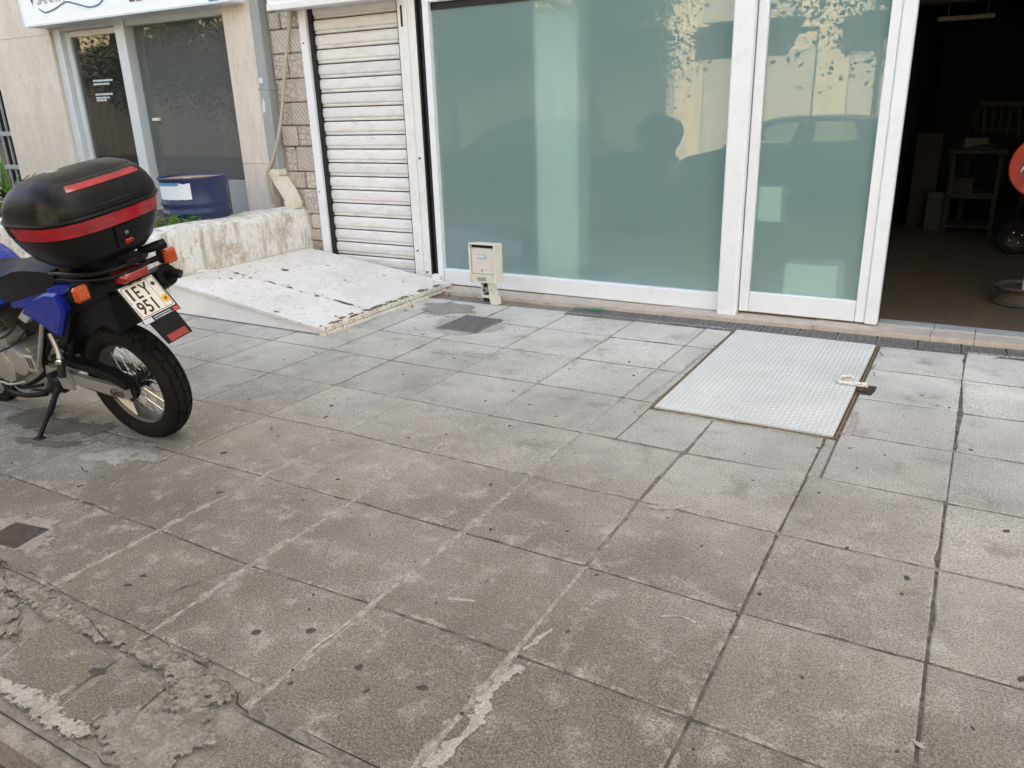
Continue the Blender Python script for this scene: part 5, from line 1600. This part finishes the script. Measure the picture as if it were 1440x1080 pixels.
# plate holder and flap
pd = Vector((-.44 + .285, 0, .755 - .965)).normalized()      # down the plate
pn = Vector((pd.z, 0, -pd.x))                                # outward normal (rear-up)
P0 = Vector((-.292, 0, .952))
PR = Vector((0, -1, 0))
pm_ = frame_mtx(P0, PR, -pd)                                 # x to the bike's right, y up the plate, z outward
def pbox(lo, hi, bev, mat, nm, par=bk):
    return obj(nm, MB().box(lo, hi, bev, pm_), mat, par)
fl = obj('mud_flap', MB().loft([[pm_ @ Vector((-.085, .03, -.012)), pm_ @ Vector((.085, .03, -.012)), pm_ @ Vector((.085, .03, -.004)), pm_ @ Vector((-.085, .03, -.004))], [pm_ @ Vector((-.085, -.2, -.012)), pm_ @ Vector((.085, -.2, -.012)), pm_ @ Vector((.085, -.2, -.004)), pm_ @ Vector((-.085, -.2, -.004))], [pm_ @ Vector((-.078, -.36, -.006)), pm_ @ Vector((.078, -.36, -.006)), pm_ @ Vector((.078, -.36, .002)), pm_ @ Vector((-.078, -.36, .002))]]), 'bike_black', bk)
pbox((-.060, -.358, .001), (.060, -.318, .008), .002, 'lens_red', 'reflector')
hold = pbox((-.116, -.218, -.004), (.116, .004, -.0005), .001, 'bike_black', 'plate_holder')
plate = pbox((-.105, -.196, 0), (.105, -.006, .002), .0008, 'plate_cream', 'number_plate')
def pline(pts, w, z=.0027, closed=True):
    m_ = MB(); q = pts + ([pts[0]] if closed else [])
    for a, b in zip(q[:-1], q[1:]):
        a, b = Vector(a), Vector(b); d_ = (b - a).normalized() * w; nr = Vector((-d_.y, d_.x))
        m_.add([pm_ @ Vector((*(a - d_ + nr), z)), pm_ @ Vector((*(b + d_ + nr), z)), pm_ @ Vector((*(b + d_ - nr), z)), pm_ @ Vector((*(a - d_ - nr), z))], [(0, 1, 2, 3)])
    return m_
bd = pline([(-.098, -.180), (-.090, -.189), (.090, -.189), (.098, -.180), (.098, -.020), (.090, -.012), (-.090, -.012), (-.098, -.020)], .0016)
bd2 = pline([(.056, -.012), (.056, -.189)], .0011, .0027, False)
bd.add(bd2.v, bd2.f)
obj('plate_border', bd, 'plate_ink', plate)
def ptext(body, x, y, s, sx=1.0, bold=.0018, mat='plate_ink'):
    return text('lettering', body, mat, plate, pm_ @ Matrix.Translation((x, y, .0026)), s, .0003, 'LEFT', bold, sx)
ptext('I', -.084, -.094, .100); ptext('E', -.048, -.094, .100, .72); ptext('Y', -.002, -.094, .100, .74)
ptext('951', -.086, -.178, .100, .80)
def pdisc(x, y, r, mat, z=.0028, n=20):
    return obj('sticker', MB().add([pm_ @ Vector((x + r * math.cos(6.2832 * i / n), y + r * math.sin(6.2832 * i / n), z)) for i in range(n)], [tuple(range(n))]), mat, plate)
pdisc(.077, -.050, .012, 'plate_ink'); pdisc(.077, -.098, .010, 'sticker_pale'); pdisc(.077, -.098, .006, 'plate_cream', .0032); pdisc(.081, -.145, .021, 'sticker_yellow', .003); pdisc(.081, -.145, .009, 'disc_red', .0034, 5)
pdisc(-.096, -.118, .007, 'label_paper')
hb = obj('holder_strip', MB().box((-.112, -.228, -.003), (.114, -.198, .0015), .001, pm_), 'plate_ink', hold)
obj('holder_sticker', MB().box((-.112, -.226, .0016), (-.058, -.199, .0022), 0, pm_), 'sticker_pale', hold)
obj('holder_sticker', MB().box((.075, -.226, .0016), (.108, -.204, .0022), 0, pm_), 'sticker_red', hold)
mb = MB()
random.seed(2)
for zz in (-.208, -.219):
    x = -.045
    while x < .06:
        l_ = rnd(.003, .011); mb.box((x, zz - .0022, .0018), (x + l_, zz + .0022, .0021), 0, pm_); x += l_ + .003
obj('holder_print', mb, 'label_paper', hold)
# tail light
mb = MB()
rings = []
for x, hw, z0, z1 in ((-.20, .085, .965, 1.025), (-.27, .090, .962, 1.028), (-.318, .084, .965, 1.020), (-.340, .068, .972, 1.008)):
    rings.append([Vector((x, -hw, z0 + .01)), Vector((x, -hw + .012, z0)), Vector((x, hw - .012, z0)), Vector((x, hw, z0 + .01)), Vector((x, hw, z1 - .012)), Vector((x, hw - .014, z1)), Vector((x, -hw + .014, z1)), Vector((x, -hw, z1 - .012))])
tl = obj('tail_light', mb.loft(rings), 'lens_red', bk, 50)
obj('tail_light_base', MB().box((-.26, -.098, .945), (-.16, .098, 1.03), .01), 'bike_black', bk)
# indicators
for sd in (1, -1):
    st_ = obj('indicator_stalk', MB().tube([(-.13, sd * .10, .975), (-.20, sd * .17, .985), (-.228, sd * .265, .990)], [.018, .015, .016], 10, True, 4), 'bike_black', bk, 50)
    obj('indicator_housing', MB().box((-.246, sd * .27 - .038, .953), (-.205, sd * .27 + .04, 1.030), .012), 'bike_black', bk)
    obj('indicator_lens', MB().box((-.285, sd * .273 - .040, .951), (-.247, sd * .273 + .040, 1.031), .013), 'lens_orange', bk)
mb = MB()
for (x, y, z) in ((.20, .173, .86), (.24, .174, .72), (.40, .172, .79), (.55, .151, .80), (.30, .146, .62)):
    mb.cyl((x, y, z), (x, y + .005, z), .009, .008, 10)
obj('bolt', mb, 'rim_alu', bk)
obj('cable', MB().tube([(-.16, .06, .955), (-.02, .12, .93), (.12, .125, .90), (.30, .13, .88)], .005, 6, True, 5), 'black_rubber', bk, 60)
# rack
mb = MB()
for dz, k in ((0, 1.0), (-.035, .95)):
    mb.tube([(.22, .115, .98 + dz), (.10, .15 * k, 1.02 + dz), (-.12, .165 * k, 1.035 + dz), (-.26, .14 * k, 1.045 + dz), (-.315, .07, 1.05 + dz), (-.325, 0, 1.052 + dz), (-.315, -.07, 1.05 + dz), (-.26, -.14 * k, 1.045 + dz), (-.12, -.165 * k, 1.035 + dz), (.10, -.15 * k, 1.02 + dz), (.22, -.115, .98 + dz)], .0115, 9, True, 5)
for x in (-.2, -.05, .1): mb.tube([(x, -.155, 1.032), (x, .155, 1.032)], .009, 8)
mb.tube([(.18, .12, .90), (.10, .15, 1.015)], .011, 8); mb.tube([(.18, -.12, .90), (.10, -.15, 1.015)], .011, 8)
obj('luggage_rack', mb, 'bike_black', bk, 50)
obj('rack_arm', MB().tube([(-.20, -.15, 1.05), (-.27, -.21, 1.065), (-.29, -.25, 1.07)], [.02, .026, .024], 12, True, 4), 'bike_black', bk, 50)
obj('rack_plate', MB().box((-.29, -.12, 1.046), (.12, .12, 1.062), .006).box((-.34, -.035, 1.058), (-.28, .035, 1.075), .004), 'bike_black', bk)
obj('rack_pad', MB().cyl((.02, .12, 1.03), (.02, .12, 1.062), .035, .035, 16), 'wood_old', bk, 40)

# ---- top case: rings of a rounded box
CX = -.105
LEV = [  # z, rear x, front x, half width, roundness
    (1.085, -.270, .070, .190, 2.6), (1.097, -.300, .095, .225, 2.6), (1.140, -.330, .125, .270, 2.7), (1.190, -.348, .142, .300, 2.8), (1.235, -.358, .153, .320, 2.9), (1.256, -.363, .160, .328, 2.9),
    (1.326, -.367, .162, .333, 3.2), (1.335, -.373, .165, .339, 3.2), (1.344, -.366, .160, .334, 3.2), (1.390, -.357, .140, .326, 3.5), (1.436, -.338, .105, .310, 3.6), (1.474, -.308, .060, .288, 3.6), (1.502, -.262, .010, .258, 3.4), (1.519, -.210, -.035, .215, 3.0), (1.526, -.16, -.075, .14, 2.5)]
def case_ring(lv, n=64):
    z, xr, xf, hw, e = lv
    cx, hx = (xr + xf) / 2, (xf - xr) / 2
    ring = []
    for i in range(n):
        a = 2 * math.pi * i / n
        c_, s_ = math.cos(a), math.sin(a)
        ring.append(Vector((cx + hx * math.copysign(abs(c_) ** (2 / e), c_), hw * math.copysign(abs(s_) ** (2 / e), s_), z)))
    return ring
def case_lv(z):
    for a, b in zip(LEV[:-1], LEV[1:]):
        if a[0] <= z <= b[0]:
            t = (z - a[0]) / (b[0] - a[0])
            return tuple(a[k] + (b[k] - a[k]) * t for k in range(5))
def case_pt(ang, z, off=0.0):
    z_, xr, xf, hw, e = case_lv(z)
    cx, hx = (xr + xf) / 2, (xf - xr) / 2
    c_, s_ = math.cos(ang), math.sin(ang)
    return Vector((cx + (hx + off) * math.copysign(abs(c_) ** (2 / e), c_), (hw + off) * math.copysign(abs(s_) ** (2 / e), s_), z))
cs = obj('top_case_base', MB().loft([case_ring(l) for l in LEV[:6]], True, True), 'case_black', bk, 35)
ld = obj('top_case_lid', MB().loft([case_ring(l) for l in LEV[5:]], True, True), 'case_black', bk, 35)
def case_patch(a0, a1, z0, z1, off, mat, nm, par, n=40, zn=4, thick=.003, taper=0.0):
    rows_o = []
    for j in range(zn + 1):
        t = j / zn; z = z0 + (z1 - z0) * t
        m0 = a0 + taper * (1 - t); m1 = a1 - taper * (1 - t)
        rows_o.append([case_pt(m0 + (m1 - m0) * i / n, z, off + thick) for i in range(n + 1)])
    inner = []
    for j in range(zn + 1):
        t = j / zn; z = z0 + (z1 - z0) * t
        m0 = a0 + taper * (1 - t); m1 = a1 - taper * (1 - t)
        inner.append([case_pt(m0 + (m1 - m0) * i / n, z, off - .004) for i in range(n + 1)])
    N_ = n + 1
    vs_ = [p for r_ in rows_o for p in r_] + [p for r_ in inner for p in r_]
    fs_ = [(j * N_ + i, j * N_ + i + 1, (j + 1) * N_ + i + 1, (j + 1) * N_ + i) for j in range(zn) for i in range(n)]
    o_ = N_ * (zn + 1)
    for i in range(n):
        fs_.append((i, i + 1, o_ + i + 1, o_ + i)); k_ = zn * N_
        fs_.append((k_ + i, k_ + i + 1, o_ + k_ + i + 1, o_ + k_ + i))
    for j in range(zn):
        fs_.append((j * N_, (j + 1) * N_, o_ + (j + 1) * N_, o_ + j * N_)); fs_.append((j * N_ + n, (j + 1) * N_ + n, o_ + (j + 1) * N_ + n, o_ + j * N_ + n))
    return obj(nm, MB().add(vs_, fs_), mat, par, 35)
PI = math.pi
case_patch(PI - 1.75, PI + 1.75, 1.262, 1.322, .0015, 'band_red', 'reflector_band', cs, 72, 4, .0045, .10)
case_patch(.95, PI - 1.78, 1.272, 1.282, .0015, 'bike_black', 'vent_slot', cs, 12, 1)
case_patch(.95, PI - 1.78, 1.290, 1.300, .0015, 'bike_black', 'vent_slot', cs, 12, 1)
case_patch(.95, PI - 1.78, 1.308, 1.318, .0015, 'bike_black', 'vent_slot', cs, 12, 1)
case_patch(0, 2 * PI, 1.327, 1.343, .003, 'bike_black', 'lid_seam', ld, 90, 2, .003)
# raised panel on the lid with red strip
case_patch(PI - .78, PI + .78, 1.352, 1.492, .0, 'case_black', 'lid_panel', ld, 24, 8, .010)
case_patch(PI - .46, PI + .52, 1.458, 1.482, .009, 'band_red', 'lid_strip', ld, 20, 2, .005)
case_patch(PI - .55, PI + .55, 1.374, 1.378, .009, 'black_rubber', 'lid_groove', ld, 16, 1, .003)
for a_ in (PI - .80, PI + .80):
    case_patch(a_ - .012, a_ + .012, 1.350, 1.50, .0, 'black_rubber', 'lid_crease', ld, 2, 8, .004)
obj('lid_badge', MB().lathe([(.0, .0045), (.028, .004), (.033, 0)], (-.10, .085, 1.5235), 'z', 24), 'bike_silver', ld, 40)
# lock
lk = obj('lock_plate', MB().loft([[Vector((case_pt(PI, z).x - o_, y * w_, z)) for y in (-1, 1)] + [Vector((case_pt(PI, z).x + .01, y * w_, z)) for y in (1, -1)] for z, w_, o_ in ((1.135, .038, .008), (1.16, .050, .010), (1.21, .055, .010), (1.252, .058, .008))]), 'bike_black', cs, 30)
obj('key_barrel', MB().cyl((-.355, 0, 1.212), (-.368, 0, 1.212), .011, .010, 16), 'chrome', lk, 40)
obj('key_slot', MB().box((-.3695, -.002, 1.205), (-.3675, .002, 1.218)), 'plate_ink', lk)
obj('release_button', MB().box((-.369, -.030, 1.158), (-.346, .020, 1.180), .006), 'band_red', lk)

# ---- seat, tail panels, tank
def srings(lst):
    rr = []
    for (x, hw, z0, z1, crown) in lst:
        ring = []
        for i in range(11):
            t = -1 + 2 * i / 10
            ring.append(Vector((x, hw * t, z1 - crown * abs(t) ** 3)))
        ring += [Vector((x, hw * .96, z0)), Vector((x, 0, z0 - .005)), Vector((x, -hw * .96, z0))]
        rr.append(ring)
    return rr
obj('seat', MB().loft(srings([(.02, .085, .955, 1.005, .03), (.06, .125, .945, 1.04, .035), (.20, .155, .915, 1.065, .04), (.34, .165, .885, 1.065, .04), (.42, .168, .868, 1.055, .04), (.50, .170, .845, 1.03, .04), (.62, .165, .82, 1.0, .04), (.74, .15, .82, .99, .05), (.86, .12, .85, 1.0, .06), (.98, .08, .91, 1.03, .05)])), 'seat_vinyl', bk, 50)
for sd in (1, -1):
    y0, y1 = sd * .120, sd * .172
    def pan(poly, ya, yb, mat, nm, inset=.02):
        n_ = len(poly); cx_ = sum(p[0] for p in poly) / n_; cz_ = sum(p[1] for p in poly) / n_
        r0 = [Vector((x, ya, z)) for x, z in poly]
        r1 = [Vector((x, yb - (yb - ya) * .25, z)) for x, z in poly]
        r2 = [Vector((x + (cx_ - x) * .12, yb, z + (cz_ - z) * .12)) for x, z in poly]
        return obj(nm, MB().loft([r0, r1, r2]), mat, bk, 25)
    pan([(.118, .915), (.105, .860), (.118, .800), (.235, .655), (.300, .680), (.400, .735), (.500, .770), (.40, .845), (.22, .910)], y0, y1, 'bike_blue', 'side_panel')
    pan([(-.13, .965), (-.13, .985), (.10, .965), (.20, .935), (.36, .885), (.50, .845), (.62, .815), (.62, .775), (.50, .79), (.40, .80), (.22, .88), (.08, .91)], sd * .10, sd * .150, 'bike_blue', 'tail_panel')
    pan([(.40, .800), (.47, .800), (.57, .735), (.52, .70), (.44, .745)], y0, sd * .158, 'blue_grey_trim', 'trim_panel')
    pan([(.62, .82), (.72, .845), (.86, .90), (1.05, .93), (1.10, .78), (.95, .68), (.80, .72)], sd * .12, sd * .195, 'bike_blue', 'tank_shroud')
obj('fuel_tank', MB().loft(srings([(.78, .09, .86, .955, .05), (.84, .15, .84, 1.02, .08), (.95, .175, .83, 1.085, .10), (1.08, .165, .84, 1.09, .10), (1.18, .12, .88, 1.05, .08), (1.22, .08, .92, 1.0, .05)])), 'bike_blue', bk, 50)
# ---- engine
obj('crankcase', MB().prism([(.60, .32), (.66, .25), (.95, .23), (1.03, .30), (1.02, .46), (.92, .52), (.66, .52), (.60, .45)], 'y', -.14, .125), 'bike_silver', bk)
obj('sprocket_cover', MB().lathe([(.0, .178), (.07, .178), (.085, .170), (.092, .150), (.092, .10)], (.74, 0, .44), 'y', 30), 'bike_silver', bk, 40)
mb = MB()
mb.lathe([(.0, .192), (.085, .192), (.105, .182), (.112, .155), (.112, .10)], (.885, 0, .40), 'y', 36)
for k in range(7):
    a = k * .9; mb.cyl((.885 + .10 * math.cos(a), .16, .40 + .10 * math.sin(a)), (.885 + .10 * math.cos(a), .19, .40 + .10 * math.sin(a)), .007, .007, 8)
obj('generator_cover', mb, 'bike_silver', bk, 40)
obj('starter_motor', MB().cyl((.80, .05, .575), (.80, .165, .575), .042, .038, 22), 'bike_silver', bk, 40)
mb = MB()
for k in range(9): mb.obox((.90 + k * .012, 0, .55 + k * .026), (.20, .23, .010), (0, -.45, 0), .003)
mb.obox((.96, 0, .68), (.14, .17, .30), (0, .42, 0), .01)
obj('cylinder', mb, 'cover_iron', bk)
obj('carburettor', MB().cyl((.68, -.06, .66), (.68, .09, .66), .045, .045, 16).box((.50, -.09, .60), (.66, .09, .78), .02), 'bike_black', bk, 40)
mb = MB()
mb.box((.575, .126, .39), (.66, .172, .50), .006)
obj('cover_bracket', mb, 'bike_silver', bk)
obj('bracket_slot', MB().box((.590, .1722, .42), (.602, .1735, .485)).box((.615, .1722, .42), (.627, .1735, .485)), 'black_rubber', bk)
obj('hose', MB().tube([(.95, .13, .62), (.85, .17, .58), (.72, .165, .62), (.60, .15, .70)], .007, 7, True, 5), 'black_rubber', bk, 60)
obj('hose', MB().tube([(1.0, .12, .52), (.94, .19, .50), (.80, .20, .52), (.66, .17, .58), (.55, .15, .66)], .006, 7, True, 5), 'black_rubber', bk, 60)
obj('gear_lever', MB().tube([(.70, .19, .33), (.84, .205, .30), (.92, .21, .31), (.92, .25, .31)], .007, 7, True, 4), 'bike_silver', bk, 60)
obj('bash_plate', MB().prism([(.60, .205), (.98, .185), (1.10, .30), (1.09, .31), (.97, .20), (.60, .22)], 'y', -.11, .11), 'chrome', bk)
obj('engine_guard', MB().tube([(.62, .15, .24), (.80, .17, .215), (.96, .165, .225), (1.06, .14, .32)], .016, 8, True, 5), 'bike_black', bk, 50)
# foot pegs and side stand
for sd in (1, -1):
    obj('peg_bracket', MB().prism([(.34, .30), (.44, .30), (.46, .40), (.40, .46), (.345, .44)], 'y', min(sd * .13, sd * .145), max(sd * .13, sd * .145)), 'bike_silver', bk)
    obj('foot_peg', MB().tube([(.385, sd * .145, .42), (.375, sd * .23, .43)], .019, 10), 'black_rubber', bk, 50)
    obj('pillion_bracket', MB().tube([(.34, sd * .15, .66), (.31, sd * .165, .55), (.30, sd * .185, .50)], [.014, .014, .02], 10, True, 4), 'bike_silver', bk, 50)
    obj('pillion_peg', MB().tube([(.30, sd * .18, .505), (.305, sd * .20, .42)], .021, 12), 'black_rubber', bk, 50)
    obj('peg_cap', MB().lathe([(.0, .53), (.018, .526), (.024, .512), (.022, .50)], (.30, sd * .185, 0), 'z', 18), 'chrome', bk, 50)
sdn = obj('side_stand', MB().tube([(.50, .13, .30), (.51, .20, .22), (.535, .330, .066)], [.020, .016, .013], 10, True, 3), 'bike_black', bk, 50)
obj('stand_foot', MB().obox((.535, .336, .060), (.065, .05, .012), (-.16, 0, 0), .004), 'bike_black', sdn)
obj('stand_pivot', MB().box((.44, .10, .265), (.56, .15, .355), .01), 'bike_black', bk)
mb = MB()
hl = []
for i in range(90):
    t = i / 89; a = t * 2 * PI * 11
    c_ = Vector((.485, .165, .275)).lerp(Vector((.505, .235, .165)), t)
    hl.append(c_ + Vector((math.cos(a) * .011, 0, math.sin(a) * .011)))
obj('stand_spring', MB().tube(hl, .003, 5), 'bike_black', bk, 60)
obj('brake_pedal', MB().tube([(.62, .15, .30), (.78, .17, .27), (.90, .18, .30)], .010, 8, True, 4), 'bike_black', bk, 50)
# exhaust on the right
obj('silencer', MB().tube([(.35, -.20, .62), (.10, -.215, .74), (-.15, -.22, .855), (-.27, -.22, .905)], [.045, .066, .068, .060], 22, True, 5), 'bike_black', bk, 50)
obj('tail_pipe', MB().tube([(-.26, -.22, .90), (-.32, -.225, .915), (-.355, -.235, .905)], [.026, .024, .024], 14, True, 4), 'bike_black', bk, 50)
obj('header_pipe', MB().tube([(1.10, -.05, .60), (1.16, -.08, .40), (1.02, -.15, .26), (.70, -.17, .30), (.45, -.19, .52), (.33, -.20, .62)], .022, 12, True, 6), 'chrome', bk, 50)
# ---- front end
fw_, fc_ = wheel('front_wheel', 1.43, .335, .262, .048, '')
for sd in (1, -1):
    obj('fork_leg', MB().tube([(1.43, sd * .095, .32), (1.32, sd * .095, .62)], .030, 14), 'bike_black', bk, 50)
    obj('fork_tube', MB().tube([(1.32, sd * .095, .62), (1.13, sd * .095, 1.12)], .020, 14), 'chrome', bk, 50)
mb = MB()
mb.tube([(1.10, .40, 1.14), (1.16, .30, 1.16), (1.17, .12, 1.15), (1.17, 0, 1.14), (1.17, -.12, 1.15), (1.16, -.30, 1.16), (1.10, -.40, 1.14)], .012, 10, True, 5)
mb.tube([(1.10, .40, 1.14), (1.15, .31, 1.16)], .018, 10); mb.tube([(1.10, -.40, 1.14), (1.15, -.31, 1.16)], .018, 10)
obj('handlebar', mb, 'bike_black', bk, 50)
obj('front_fairing', MB().loft([[Vector((x, -hw, z0)), Vector((x, hw, z0)), Vector((x, hw * .9, (z0 + z1) / 2)), Vector((x, hw * .55, z1)), Vector((x, -hw * .55, z1)), Vector((x, -hw * .9, (z0 + z1) / 2))] for x, hw, z0, z1 in ((1.12, .14, .85, 1.20), (1.22, .17, .84, 1.22), (1.32, .16, .85, 1.12), (1.40, .11, .88, 1.0))]), 'bike_blue', bk, 40)
obj('front_mudguard', MB().loft([[Vector((1.43 + math.cos(a) * .375, y, .335 + math.sin(a) * .375 - abs(y) * .4)) for y in (-.07, -.035, 0, .035, .07)] for a in [R(20 + k * 14) for k in range(9)]], False, False), 'bike_blue', bk, 50)
